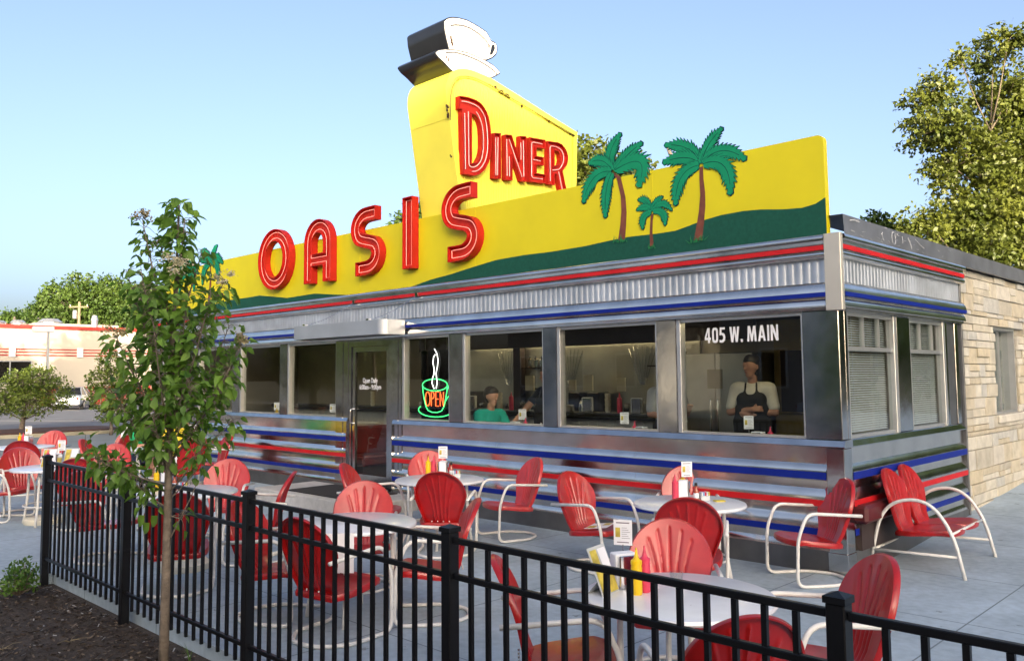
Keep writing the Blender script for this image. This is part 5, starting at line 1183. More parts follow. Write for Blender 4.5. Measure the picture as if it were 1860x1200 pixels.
def blob_tree(name, label, base, blobs, seed, leaf_m, bark_m, nclump, per, lsz, csz, r0=.18, group=None, top=None, inner=.45, blossoms=0, shrink=1.0):
    """crown = many leaf clumps scattered through several ellipsoids; blobs: (center, rx, ry, rz) relative to base"""
    rg = random.Random(seed); t = thing(name, label, "tree", base, 0, group); tk = MB(); lf = MB()
    c0 = Vector((0, 0, 0)); zmin = min(c.z-rz for c, rx, ry, rz in [(Vector(b_[0]), *b_[1:]) for b_ in blobs]); cen = sum((Vector(b_[0]) for b_ in blobs), Vector())/len(blobs)
    fork = Vector((cen.x*.25, cen.y*.25, max(zmin*.9, .3))); tk.tube([(0, 0, -.2), fork*.5+Vector((r0*.2, 0, 0)), fork, Vector((cen.x*.5, cen.y*.5, cen.z*1.1))], [r0*1.15, r0, r0*.8, r0*.3], 9)
    tot = sum(b_[1]*b_[2]*b_[3] for b_ in blobs)**1
    for b_ in blobs:
        c = Vector(b_[0]); rx, ry, rz = (v*shrink for v in b_[1:]); hd = math.hypot(c.x-cen.x*.4, c.y-cen.y*.4); fz = min(max(fork.z, c.z-rz*.5-hd*.75), cen.z*1.1); tt = max(0, (fz-fork.z)/max(.1, cen.z-fork.z)); fk = Vector((fork.x+(cen.x*.5-fork.x)*tt, fork.y+(cen.y*.5-fork.y)*tt, fz))
        m_ = fk.lerp(c, .5)+Vector((0, 0, -.06*(c-fk).length)); tk.tube([fk, m_, c, c+Vector((rx*.2, 0, rz*.3))], [r0*.30, r0*.20, r0*.12, r0*.03], 7)
        n_ = max(4, int(nclump*rx*ry*rz/tot))
        for k in range(n_):
            v = rv(rg)*(inner+(1.02-inner)*rg.random()**.7); p = c+Vector((v.x*rx, v.y*ry, v.z*rz))
            if rg.random() < .35: tk.tube([c.lerp(p, .25), c.lerp(p, .7)+Vector((0, 0, -.05*rx)), p], [r0*.12, r0*.08, r0*.03], 4, caps=False)
            cs = csz*rg.uniform(.6, 1.35); outd = Vector((v.x, v.y, v.z*.6+.25))
            for i in range(per):
                w_ = rv(rg)*(rg.random()**.5); pp = p+Vector((w_.x, w_.y, w_.z*.7))*cs; d = (rv(rg)+outd*.5+Vector((0, 0, -.35))).normalized(); nn = (rv(rg)+Vector((0, 0, .9))+outd*.4).normalized()
                s = d.cross(nn); s = s.normalized() if s.length > 1e-4 else Vector((1, 0, 0)); L = lsz*rg.uniform(.6, 1.3); W = L*rg.uniform(.5, .8)
                lf.add([pp, pp+d*L*.5+s*W*.5+nn*L*.06, pp+d*L, pp+d*L*.5-s*W*.5+nn*L*.06], [(0,1,2,3)])
            if blossoms and rg.random() < blossoms:
                lf.mi = 1
                for i in range(14):
                    pp = p+rv(rg)*.09; a, e = rv(rg)*.03, rv(rg)*.03; lf.add([pp, pp+a, pp+a+e, pp+e], [(0,1,2,3)])
                lf.mi = 0
    o = tk.build("trunk", bark_m, smooth=True); o.parent = t
    o = lf.build("crown", [leaf_m, M['blossom']] if blossoms else leaf_m, fix=False); o.parent = t
    return t
def at(u, v, d):     # used only to lay out far trees: point at a bearing and distance from the viewpoint
    return Vector((3.341, -7.769, 1.84)) + Vector((-.6985, .7156, 0))*d + Vector((.7156, .6985, 0))*((u-930)/1534.3*d) + Vector((0, 0, (684-.0088*(u-930)-v)/1534.3*d))
def crown(base, pts):     # pts: (u, v, radius px, distance)
    out = []
    for u, v, r, d in pts:
        p = at(u, v, d)-Vector(base); rr = r/1534.3*d; out.append((p, rr, rr, rr*.9))
    return out
b0 = at(1850, 684, 36.5); b0 = (b0.x, b0.y, 0)
blob_tree("sycamore_tree", "tall sunlit sycamore with pale branches rising behind the stone building", b0,
  crown(b0, [(1770, 100, 28, 35), (1725, 150, 45, 36), (1690, 185, 38, 36), (1740, 220, 62, 35), (1690, 235, 40, 36), (1830, 90, 45, 36), (1860, 60, 40, 35), (1850, 170, 70, 37), (1790, 280, 75, 36), (1725, 310, 42, 36), (1870, 290, 90, 37), (1760, 370, 55, 36), (1830, 380, 80, 36), (1690, 400, 48, 35), (1730, 425, 55, 36), (1800, 450, 70, 35), (1660, 425, 36, 35), (1880, 440, 90, 36), (1930, 200, 90, 37), (1960, 340, 110, 37)]),
  5, M['leaf_syc'], M['palebark'], 2700, 28, .215, .50, r0=.15, shrink=.95, inner=.2)
b0 = (-14.5, 24.0, 0)
blob_tree("tree_behind_pylon", "leafy tree showing between the pylon sign and the palm cutouts", b0, crown(b0, [(1085, 265, 34, 37), (1060, 300, 42, 37), (1110, 300, 42, 36), (1150, 300, 26, 37), (1172, 300, 15, 37), (1090, 350, 70, 37), (1140, 360, 55, 37), (1030, 340, 50, 38)]), 6, M['leaf_syc'], M['bark'], 520, 12, .28, .46, r0=.25)
b0 = tuple(at(745, 684, 40)); b0 = (b0[0], b0[1], 0)
blob_tree("tree_behind_sign", "small patch of treetop showing left of the pylon's foot", b0, crown(b0, [(760, 385, 24, 40), (745, 410, 34, 40), (775, 420, 30, 40)]), 8, M['leaf_far'], M['bark'], 160, 11, .26, .4, r0=.2)
b0 = tuple(at(1605, 684, 44)); b0 = (b0[0], b0[1], 0)
blob_tree("distant_treetop", "small dark treetop peeking over the roof flashing beside the sycamore", b0, crown(b0, [(1600, 405, 20, 44), (1620, 425, 25, 44), (1585, 430, 20, 44)]), 9, M['leaf_far'], M['bark'], 150, 11, .28, .42, r0=.2)
FT = [(25, [(20, 590, 28, 92), (45, 583, 22, 92), (0, 600, 30, 92)], "low pale treetop at the far left beyond the white building"), (100, [(105, 545, 38, 88), (80, 575, 34, 88), (125, 570, 40, 88)], "tall broad green tree second from the left beyond the white building"),
      (150, [(140, 520, 28, 86), (165, 545, 36, 86), (135, 560, 40, 86), (170, 580, 40, 86)], "tallest tree beyond the white building, above the utility pole"), (205, [(200, 530, 33, 87), (190, 565, 35, 87), (225, 560, 30, 87), (215, 590, 30, 87)], "dark round tree right of the tallest beyond the white building"), (250, [(248, 545, 32, 85), (262, 580, 32, 85), (285, 560, 30, 85), (310, 590, 32, 85)], "tree beyond the white building, partly behind the sapling's leaves")]
for i, (u, pts, lb) in enumerate(FT):
    p = at(u, 684, 88); b0 = (p.x, p.y, 0); blob_tree("far_tree", lb, b0, crown(b0, pts), 30+i, M['leaf_far'], M['bark'], 520, 14, .36, .62, r0=.35, group="trees beyond the white building")
p = at(42, 784, 30.6); b0 = (p.x, p.y, .1)
blob_tree("ball_tree", "round clipped tree with a short bare trunk in the mulch island", b0, crown(b0, [(60, 703, 42, 30.6), (18, 718, 38, 30.6), (98, 712, 35, 30.6), (42, 692, 28, 30.6), (78, 688, 28, 30.3), (112, 724, 22, 30.6), (-8, 728, 32, 30.6), (60, 730, 34, 30.2)]), 50, M['leaf_ball'], M['bark'], 1050, 10, .085, .15, r0=.09, inner=.5)
p = at(205, 784, 29); b0 = (p.x, p.y, .1)
blob_tree("flowering_tree", "small upright flowering tree with yellow blossom behind the sapling", b0, crown(b0, [(200, 655, 22, 29), (185, 690, 26, 29), (215, 690, 26, 29), (195, 725, 28, 29), (225, 720, 24, 29), (205, 750, 24, 29)]), 51, M['leaf_ball'], M['bark'], 330, 9, .11, .17, r0=.06, blossoms=.25)
# small shrub and a daylily sprout in the bed
rg = random.Random(77); sh_ = thing("small_shrub", "small round green shrub in the dark mulch at the left", "shrub", (-5.17, -5.36, -.05))
sh_.scale = (1.15, 1.15, 1.3); lf = MB(); tk = MB()
for k in range(60):
    v = rv(rg); v.z = abs(v.z)*1.0; p = Vector((v.x*.13, v.y*.13, .03+v.z*.20))*rg.uniform(.6, 1.05); tk.tube([(0, 0, 0), p*.5, p], [.004, .003, .0015], 4, caps=False)
    for i in range(13):
        d = (rv(rg)+v*.8+Vector((0, 0, .5))).normalized(); leaf(lf, p+rv(rg)*.03, d, (rv(rg)+v).normalized(), rg.uniform(.018, .034), .016, .2, .1)
tk.build("stems", M['bark']).parent = sh_; lf.build("foliage", M['leaf_shrub'], fix=False).parent = sh_
ds = thing("lily_sprout", "sprout of thin green blades at the mulch edge by the kerb", "plant", (-2.35, -5.10, -.09)); lf = MB()
for k in range(9):
    a = rg.uniform(0, 6.28); L = rg.uniform(.10, .24); o_ = Vector((math.cos(a), math.sin(a), 0)); pts = [o_*(L*.45*t*t)+Vector((0, 0, L*t*(1-.25*t))) for t in [i/5 for i in range(6)]]; s = Vector((-o_.y, o_.x, 0))
    for i in range(5): lf.add([pts[i]-s*.004*(1-i/5.5), pts[i]+s*.004*(1-i/5.5), pts[i+1]+s*.004*(1-(i+1)/5.5), pts[i+1]-s*.004*(1-(i+1)/5.5)], [(0,1,2,3)])
lf.build("blades", M['leaf_shrub'], fix=False).parent = ds
rg = random.Random(78)
for k, (x, y) in enumerate(((-3.3, -5.55), (-4.2, -6.0), (-3.6, -5.9))):
    q = MB()
    for i in range(10):
        a = rg.uniform(0, 6.28); L = rg.uniform(.05, .15); e = Vector((math.cos(a)*L, math.sin(a)*L, rg.uniform(0, .03))); q.tube([(0, 0, .006), e*.5+Vector((0, 0, .014)), e], [.0022, .0018, .001], 4)
    o = q.build("dry_twigs", mat("dry_straw", (.20, .16, .10), .9)); o.location = (x, y, mulz(x, y)+.006); tag(o, ["pale dry twigs on the mulch nearest the fence", "pale dry twigs on the mulch near the left frame edge", "pale dry twigs in the middle of the mulch"][k], "twigs")

# ------------------------------------------------------------------ white building across the lot
lb_ = thing("white_building", "long low white building with red coping, thin red stripes and a red tile base", "building", (-66.5, 10, 0)); WX = -66.5
def lp_(mb, name, m, parent=None):
    o = mb.build(name, m); o.parent = parent if parent is not None else lb_
    if parent is None: o.matrix_parent_inverse = Matrix.Translation((66.5, -10, 0))
    return o
YE = 21.6
wins = [(5.0, 7.6), (8.0, 12.4)]
q = MB(); q.box(WX-18, WX-.3, -18, YE, -.2, 5.75); q.box(WX-.3, WX, 12.4, YE, -.2, 5.75); q.box(WX-.3, WX, -18, 12.4, 3.35, 5.75); q.box(WX-.3, WX, -18, 12.4, -.2, 1.7); q.box(WX-.3, WX, -18, 5.0, 1.7, 3.35); q.box(WX-.3, WX, 7.6, 8.0, 1.7, 3.35); lp_(q, "wall", M['lot_white'])
q = MB(); q.box(WX-18.1, WX+.12, -18, YE+.1, 5.752, 6.02); lp_(q, "coping", M['lot_red'])
q = MB()
for z in (3.72, 3.95, 4.17): q.box(WX+.001, WX+.035, -18, YE, z, z+.08)
lp_(q, "red_stripe", M['lot_red'])
q = MB(); q.box(WX+.001, WX+.05, 12.9, YE, -.1, 1.38); lp_(q, "red_tile_base", M['lot_red'])
q = MB()
for k in range(18): q.box(WX+.0505, WX+.058, 12.9+k*.49, 12.935+k*.49, 0, 1.38)
for z in (.45, .92): q.box(WX+.0585, WX+.062, 12.9, YE, z, z+.035)
lp_(q, "tile_joint", M['lot_white'])
for y in (11.0, 15.7, 18.7, 21.2):
    q = MB(); q.box(WX+.036, WX+.10, y-.22, y+.22, 3.62, 4.36); lp_(q, "stripe_block", M['white'])
for y0, y1 in wins:
    q = MB(); q.box(WX-.12, WX-.03, y0, y1, 1.702, 1.76); q.box(WX-.12, WX-.03, y0, y1, 3.28, 3.348); n_ = 3
    for k in range(n_+1): yy = y0+(y1-y0-.08)*k/n_; q.box(WX-.12, WX-.03, yy, yy+.08, 1.761, 3.279)
    wo = lp_(q, "window", M['alu']); q = MB(); q.box(WX-.09, WX-.08, y0+.01, y1-.01, 1.76, 3.28); lp_(q, "pane", M['darkglass'], wo)
q = MB(); q.box(WX-3, WX+1.6, YE+.3, YE+5, -.1, 4.4); lp_(q, "side_wing", M['lot_white'])
for y, x, h, r in ((12.3, -70, .55, .5), (14.6, -70, .75, .8), (17.6, -69, 1.1, .25), (10.6, -69, .4, .6)):
    q = MB(); q.lathe([(r, 0), (r, h*.6), (r*1.15, h*.62), (r*.7, h)], (x, y, 6.02), 14); lp_(q, "roof_vent", M['alu'])
q = MB(); q.box(-71.5, -69, 13.2, 19.5, 6.021, 6.36); lp_(q, "roof_unit", M['lot_white'])
lamp = thing("lot_lamp_post", "tall parking lot lamp post with a box head in front of the white building", "lamp post", (at(86, 684, 56).x, at(86, 684, 56).y, 0))
q = MB(); q.box(-.07, .07, -.07, .07, 0, 5.05); q.build("pole", M['alu']).parent = lamp
q = MB(); q.box(-.2, .2, -.95, .32, 5.05, 5.42, .03); q.build("lamp_head", M['white']).parent = lamp
p = at(141, 684, 80); up = thing("utility_pole", "wooden utility pole with a crossarm above the white building's roof", "utility pole", (p.x, p.y, 0))
q = MB(); q.tube([(0, 0, 0), (0, 0, 9.3)], [.16, .11], 8); q.build("pole", mat("weathered_pole", (.26, .20, .13), .9)).parent = up
q = MB(); q.box(-.9, .9, -.9, -.78, 0, .12); 
q = MB(); q.add([Vector(RT)*s*.92+Vector((0, 0, z)) + AW*w_ for s in (-1, 1) for z in (8.75, 8.87) for w_ in (-.14, -.05)], [(0,1,3,2),(4,6,7,5),(0,4,5,1),(2,3,7,6),(0,2,6,4),(1,5,7,3)]); q.build("crossarm", mat("crossarm_wood", (.22, .17, .11), .9)).parent = up
for s in (-.8, .8):
    c = RT*s+AW*-.095; q = MB(); q.lathe([(.03, 8.88), (.05, 8.93), (.05, 9.0), (.02, 9.05)], (c.x, c.y, 0), 8); q.build("insulator", M['alu']).parent = up
q = MB(); c = RT*-.30+AW*-.2; q.lathe([(.20, 7.7), (.21, 7.75), (.21, 8.4), (.15, 8.5)], (c.x, c.y, 0), 12); q.build("transformer", M['alu']).parent = up

# ------------------------------------------------------------------ cars (x forward)
def make_car(name, label, paint, loc, rz, group=None):
    t = thing(name, label, "car", loc, rz, group)
    st_ = [(-2.30, .62, .40, .78), (-2.22, .80, .30, .90), (-1.75, .88, .24, .97), (-.9, .90, .22, .95), (.2, .90, .22, .93), (1.2, .89, .22, .88), (1.85, .85, .26, .80), (2.25, .72, .34, .68), (2.34, .55, .42, .58)]
    q = MB(); rings = []
    for x, wd, zb, zt in st_:
        rings.append([(x, wd*.86, zb), (x, wd, zb+(zt-zb)*.3), (x, wd*.985, zb+(zt-zb)*.68), (x, wd*.90, zt-.02), (x, wd*.6, zt+.012), (x, 0, zt+.025), (x, -wd*.6, zt+.012), (x, -wd*.90, zt-.02), (x, -wd*.985, zb+(zt-zb)*.68), (x, -wd, zb+(zt-zb)*.3), (x, -wd*.86, zb)])
    n_ = 11; vs = [p for r in rings for p in r]; fsx = [(i*n_+k, i*n_+k+1, (i+1)*n_+k+1, (i+1)*n_+k) for i in range(len(rings)-1) for k in range(n_-1)]
    fsx += [(i*n_, (i+1)*n_, (i+1)*n_+n_-1, i*n_+n_-1) for i in range(len(rings)-1)] + [tuple(range(n_)), tuple((len(rings)-1)*n_+k for k in range(n_))]; q.add(vs, fsx); q.build("body", paint, smooth=40).parent = t
    gh = [(-1.75, .74, .95), (-1.05, .62, 1.42), (.25, .62, 1.45), (1.15, .76, .90)]
    q = MB(); vs = []
    for x, wd, z in gh: vs += [(x, wd, z), (x, -wd, z)]
    bot = [(-1.70, .82, .90), (1.10, .82, .86)]
    q.add([(-1.72, .80, .92), (-1.06, .60, 1.40), (.22, .60, 1.42), (1.12, .80, .88), (-1.72, -.80, .92), (-1.06, -.60, 1.40), (.22, -.60, 1.42), (1.12, -.80, .88)], [(0,1,2,3), (7,6,5,4), (0,4,5,1), (1,5,6,2), (2,6,7,3), (0,3,7,4)]); q.build("window_glass", M['darkglass']).parent = t
    q = MB(); q.box(-1.08, .26, -.61, .61, 1.405, 1.455, .02)
    for s in (-1, 1):
        for (xa, za, wa), (xb, zb, wb) in (((-1.78, .93, .815), (-1.05, 1.425, .605)), ((.22, 1.43, .605), (1.17, .88, .815)), ((-.42, 1.42, .61), (-.40, .93, .825))): q.tube([(xa, s*wa, za), (xb, s*wb, zb)], .035, 6)
    q.build("roof", paint, smooth=40).parent = t
    for x in (-1.38, 1.42):
        for s in (-1, 1):
            q = MB(); c = [(.32*math.cos(R(15*k)), .32*math.sin(R(15*k))) for k in range(24)]; q.prism(c, lambda a, b_, d: (x+a, d, .32+b_), s*.68, s*.90); wh = q.build("wheel", M['rubber']); wh.parent = t
            q = MB(); q.prism([(a*.62, b_*.62) for a, b_ in c], lambda a, b_, d: (x+a, d, .32+b_), s*.895, s*.912); q.build("rim", M['alu']).parent = wh
    for s in (-1, 1):
        q = MB(); q.box(-2.29, -2.20, s*.44, s*.74, .64, .80, .02); q.build("tail_light", M['tail']).parent = t
        q = MB(); q.box(2.18, 2.31, s*.42, s*.68, .52, .62, .02); q.build("headlight", M['headl']).parent = t
        q = MB(); q.box(.72, .88, s*.86, s*1.0, .90, 1.02, .02); q.build("mirror", paint).parent = t
    q = MB(); q.box(-2.335, -2.29, -.26, .26, .60, .74); q.build("number_plate", M['white']).parent = t
    q = MB(); q.box(-2.34, -2.16, -.82, .82, .34, .50, .04); q.box(2.22, 2.38, -.70, .70, .32, .46, .04); q.build("bumper", paint).parent = t
    return t
p = at(136, 742, 56); make_car("parked_car", "silver sedan parked in front of the white building, seen from behind", M['silver'], (p.x, p.y, -.02), R(150))
make_car("parked_car", "white car parked across the street behind the photographer", M['carwhite'], (-9.0, -23.0, -.11), 0, "cars parked across the street")
make_car("parked_car", "silver car parked across the street behind the photographer", M['silver'], (-24.0, -23.2, -.11), 0, "cars parked across the street")

# ------------------------------------------------------------------ across the street (behind the camera: mirrored in the glass and shading the patio)
def house(name, label, x0, x1, y0, y1, h, m, gable=0, wins=()):
    t = thing(name, label, "building", ((x0+x1)/2, (y0+y1)/2, 0)); inv = Matrix.Translation((-(x0+x1)/2, -(y0+y1)/2, 0))
    def pt(mb, nm, mm, par=None):
        o = mb.build(nm, mm); o.parent = par or t
        if par is None: o.matrix_parent_inverse = inv
        return o
    q = MB(); q.box(x0, x1, y0, y1, -.2, h); pt(q, "wall", m)
    if gable:
        q = MB(); q.prism([(x0-.3, h+.002), (x1+.3, h+.002), ((x0+x1)/2, h+gable)], lambda a, b_, d: (a, d, b_), y0-.3, y1+.3); pt(q, "roof", M['shingle'])
        q = MB(); q.prism([(x0+.3, h+.05), (x1-.3, h+.05), ((x0+x1)/2, h+gable-.45)], lambda a, b_, d: (a, d, b_), y1+.302, y1+.34); pt(q, "gable", M['lot_white'])
    else:
        q = MB(); q.box(x0-.15, x1+.15, y0-.15, y1+.15, h+.002, h+.35); pt(q, "parapet", M['shingle'])
    nx = max(1, int((x1-x0)/3.2))
    for fl_ in range(max(1, int(h/4))):
        for k in range(nx):
            xc = x0+(x1-x0)*(k+.5)/nx; z = 1.2+fl_*3.9
            if z+1.8 > h: continue
            q = MB(); q.box(xc-.7, xc+.7, y1+.003, y1+.08, z, z+1.9); wo = pt(q, "window", M['white']); q = MB(); q.box(xc-.6, xc+.6, y1+.081, y1+.09, z+.1, z+1.8); pt(q, "pane", M['darkglass'], wo)
    return t
house("shade_block", "unseen three-storey brick block behind the photographer, sized to shade the diner", 15.5, 43, -44, -28, 14.4, M['brick'])  # unseen; height and span set to keep the sun off patio and sign
house("tall_shade_block", "unseen taller brick block behind the photographer, added to shade the stone wall", 43.2, 66, -46, -28, 19.0, M['brick'])  # unseen; added taller so the stone wall stays in shade
house("gabled_house", "white gabled house across the street behind the photographer", -12, -2, -36.5, -29, 5.6, mat("maroon_siding", (.34, .22, .18), .8), 4.6)
house("shop", "low dark brick shop across the street behind the photographer", 3.5, 15.2, -44, -28.3, 6.5, M['brick'])
for i, (x, y, r, h, lb) in enumerate(((-38, -18.5, 2.6, 3.6, "sunlit small tree at the street bend, nearest the lot, behind the photographer"), (-47, -24, 3.0, 4.2, "second sunlit small tree at the street bend behind the photographer"), (-55, -33, 3.4, 4.6, "third sunlit small tree at the street bend behind the photographer"))):
    blob_tree("street_tree", lb, (x, y, 0), [(Vector((0, 0, h)), r, r, r*.9), (Vector((r*.4, r*.2, h*.75)), r*.8, r*.8, r*.6)], 60+i, M['leaf_ball'], M['bark'], 300, 10, .35, .6, r0=.15, group="street trees behind the photographer")
for i, (x, y, r, h, lb) in enumerate(((6.5, 33, 4.5, 8.0, "dark tree behind the stone wing, nearest the sycamore, right of the view"), (14.5, 37, 5.5, 8.5, "second dark tree right of the view behind the stone wing"), (24.0, 34, 6.0, 8.5, "third dark tree right of the view behind the stone wing"), (30.0, 20, 5.5, 7.5, "dark tree right of the view, level with the stone wing"), (19.0, 27, 3.6, 5.0, "low dark tree right of the view between taller ones"))):
    blob_tree("side_tree", lb, (x, y, 0), [(Vector((0, 0, h)), r, r, r), (Vector((r*.5, 0, h*.6)), r*.8, r*.8, r*.7), (Vector((-r*.5, 0, h*.6)), r*.8, r*.8, r*.7), (Vector((0, -.2*r, h*.32)), r*.8, r*.8, h*.3)], 70+i, M['leaf_far'], M['bark'], 520, 10, .6, .9, r0=.25, group="dark trees right of the view")
house("gap_filler_cottage", "unseen grey sided cottage behind the photographer, added to fill the mirrored sky gap", -18.5, -12.8, -34, -29.2, 7.5, mat("pale_siding", (.42, .40, .36), .8), 2.0)  # unseen; added to cover the bright sky gap mirrored in the windows
house("grey_house", "low gabled grey house farther down the street behind the photographer", -34, -23, -42, -30, 4.6, mat("grey_siding", (.30, .29, .27), .8), 3.4)
for i, (x, y, r, h, lb) in enumerate(((-21, -38.5, 3.8, 8.5, "dark street tree between the two gabled houses behind the photographer"), (-42, -30, 4.4, 8.5, "dark street tree at the far end of the street behind the photographer"), (-52, -33, 5, 9, "farthest dark street tree behind the photographer"), (-40.9, -2.0, 3.0, 10.0, "round tree left of the view by the parking lot"), (-41.0, -9.5, 2.8, 9.2, "smaller round tree left of the view by the parking lot"))):
    blob_tree("street_tree", lb, (x, y, 0), [(Vector((0, 0, h)), r, r, r*.9), (Vector((r*.4, r*.2, h*.75)), r*.8, r*.8, r*.6), (Vector((-r*.4, -r*.1, h*.8)), r*.8, r*.8, r*.6)], 90+i, M['leaf_far'], M['bark'], 420, 10, .5, .8, r0=.2, group="street trees behind the photographer")

# ------------------------------------------------------------------ people: smooth union of tapered capsules meshed with surface nets
def surface_net(caps, h=.012, k=.03):
    P = np.array([c[0] for c in caps]+[c[1] for c in caps]); rm = max(max(c[2], c[3]) for c in caps)+.06
    lo = P.min(0)-rm; hi = P.max(0)+rm; n = np.ceil((hi-lo)/h).astype(int)+1
    D = np.full(tuple(n), .2, np.float32)
    ax = [lo[i]+h*np.arange(n[i]) for i in range(3)]
    for p0, p1, r0, r1, *rest in caps:
        kk = rest[0] if rest else k
        p0 = np.array(p0, float); p1 = np.array(p1, float); m = max(r0, r1)+.07
        a = np.maximum(0, np.floor((np.minimum(p0, p1)-m-lo)/h).astype(int)); b = np.minimum(n, np.ceil((np.maximum(p0, p1)+m-lo)/h).astype(int)+1)
        X, Y, Z = np.meshgrid(ax[0][a[0]:b[0]], ax[1][a[1]:b[1]], ax[2][a[2]:b[2]], indexing='ij')
        d = p1-p0; L = max(1e-9, d@d); t = np.clip(((X-p0[0])*d[0]+(Y-p0[1])*d[1]+(Z-p0[2])*d[2])/L, 0, 1)
        v = np.sqrt((X-p0[0]-t*d[0])**2+(Y-p0[1]-t*d[1])**2+(Z-p0[2]-t*d[2])**2)-(r0+(r1-r0)*t)
        s = D[a[0]:b[0], a[1]:b[1], a[2]:b[2]]; hh = np.clip(.5+.5*(s-v)/kk, 0, 1)
        D[a[0]:b[0], a[1]:b[1], a[2]:b[2]] = s*(1-hh)+v*hh-kk*hh*(1-hh)
    S = D < 0
    cn = [(i, j, l) for i in (0, 1) for j in (0, 1) for l in (0, 1)]; sl_ = lambda A, c: A[c[0]:n[0]-1+c[0], c[1]:n[1]-1+c[1], c[2]:n[2]-1+c[2]]
    cnt = sum(sl_(S, c).astype(np.int8) for c in cn); act = (cnt > 0) & (cnt < 8); I = np.argwhere(act); idx = np.full(act.shape, -1); idx[act] = np.arange(len(I))
    val = {c: sl_(D, c)[act] for c in cn}; pos = np.zeros((len(I), 3)); num = np.zeros(len(I))
    for c in cn:
        for axx in range(3):
            if c[axx] == 0:
                e = list(c); e[axx] = 1; e = tuple(e); da, db = val[c], val[e]; m = (da < 0) != (db < 0); t = np.where(m, da/(da-db+1e-12), 0)
                q = np.array(c)[None, :]+t[:, None]*(np.array(e)-np.array(c))[None, :]; pos += np.where(m[:, None], q, 0); num += m
    V = lo+(I+pos/num[:, None])*h; faces = []
    for axx in range(3):
        o = [0, 1, 2]; o.remove(axx); sA = [slice(1, -1)]*3; sB = [slice(1, -1)]*3; sA[axx] = slice(0, -1); sB[axx] = slice(1, None)
        cr = S[tuple(sA)] != S[tuple(sB)]; E_ = np.argwhere(cr); base = E_.copy(); base[:, o[0]] += 1; base[:, o[1]] += 1
        q = []
        for d0, d1 in ((1, 1), (0, 1), (0, 0), (1, 0)):
            g = base.copy(); g[:, o[0]] -= d0; g[:, o[1]] -= d1; q.append(idx[g[:, 0], g[:, 1], g[:, 2]])
        faces.append(np.stack(q, 1))
    Fc = np.concatenate(faces); Fc = Fc[(Fc >= 0).all(1)]
    return V, Fc
def sdf_obj(name, caps, m, parent, h=.012, k=.03):
    V, Fc = surface_net(caps, h, k); q = MB(); q.v = [tuple(v) for v in V]; q.f = [tuple(int(i) for i in f) for f in Fc]; q.m = [0]*len(q.f)
    o = q.build(name, m, smooth=True); o.parent = parent; return o
def hand(wr, d, pn, curl=.5, thumb=1):
    """palm, four unequal fingers and a thumb. wr wrist, d direction, pn palm normal (the way the fingers curl)"""
    wr, d, pn = Vector(wr), Vector(d).normalized(), Vector(pn); pn = (pn-d*pn.dot(d)).normalized(); s = d.cross(pn)
    out = []
    for o_ in (-.026, -.009, .009, .026): out.append((wr+s*o_*.5, wr+d*.085+s*o_, .017, .013, .012))
    for o_, L in ((-.028, .062), (-.0095, .074), (.0095, .078), (.028, .068)):
        b = wr+d*.085+s*o_; m_ = b+(d*math.cos(curl*.7)+pn*math.sin(curl*.7))*L*.55; e = m_+(d*math.cos(curl*1.6)+pn*math.sin(curl*1.6))*L*.5
        out += [(b, m_, .0100, .0090, .004), (m_, e, .0090, .0075, .004)]
    b = wr+d*.02+s*.024*thumb; m_ = b+(d*.6+s*thumb*.75+pn*.25).normalized()*.045; e = m_+(d*.9+s*thumb*.15+pn*.3).normalized()*.035
    out += [(b, m_, .0125, .0105, .008), (m_, e, .0105, .0085, .005)]
    return out
def head_caps(c, f, up=(0, 0, 1)):
    """c centre of the skull, f facing"""
    c, f, up = Vector(c), Vector(f).normalized(), Vector(up); s = f.cross(up).normalized()
    cap = [(c+up*.028-f*.018, c+up*.02+f*.012, .092, .088), (c+f*.018-up*.02, c+f*.030-up*.085, .074, .046), (c+f*.045-up*.098, c+f*.05-up*.10, .030, .027),
           (c+f*.092+up*.002, c+f*.108-up*.030, .009, .014, .012), (c+f*.078+up*.028+s*.03, c+f*.078+up*.028-s*.03, .016, .016, .02), (c+f*.082-up*.062+s*.016, c+f*.082-up*.062-s*.016, .011, .011, .012)]
    for q in (-1, 1): cap += [(c+s*.084*q-f*.004+up*.012, c+s*.086*q-f*.008-up*.028, .014, .011, .01)]
    return cap
def eyes(c, f, par):
    c, f = Vector(c), Vector(f).normalized(); s = f.cross(Vector((0, 0, 1))).normalized()
    for q_ in (-1, 1):
        q = MB(); q.lathe([(.001, -.008), (.0075, -.004), (.009, 0), (.0075, .004), (.001, .008)], c+f*.083+s*.031*q_+Vector((0, 0, .006)), 10); q.build("eye", M['eye'], smooth=True).parent = par
    q = MB()
    for q_ in (-1, 1): q.tube([c+f*.088+s*.018*q_+Vector((0, 0, .026)), c+f*.086+s*.046*q_+Vector((0, 0, .028))], .0055, 6)
    q.build("eyebrows", M['hair']).parent = par
    q = MB(); q.tube([c+f*.091+s*.020+Vector((0, 0, -.062)), c+f*.0955+Vector((0, 0, -.063)), c+f*.091-s*.020+Vector((0, 0, -.062))], .004, 6); q.build("lips", mat("lip", (.36, .13, .10), .5)).parent = par
def hair_caps(c, f, full=1.0):
    c, f = Vector(c), Vector(f).normalized(); s = f.cross(Vector((0, 0, 1))).normalized(); u = Vector((0, 0, 1))
    out = [(c+u*.046-f*.030, c+u*.050+f*.008, .094, .086), (c-f*.045, c-f*.05-u*.05, .080, .060), (c+u*.088+f*.035, c+u*.078+f*.050, .045, .040)]
    for q in (-1, 1): out.append((c+s*.052*q-f*.01+u*.045, c+s*.056*q-f*.03-u*.02*full, .042, .034))
    if full > 1: out.append((c+u*.075+f*.045+s*.04, c+u*.078+f*.05-s*.04, .030, .030))
    return out
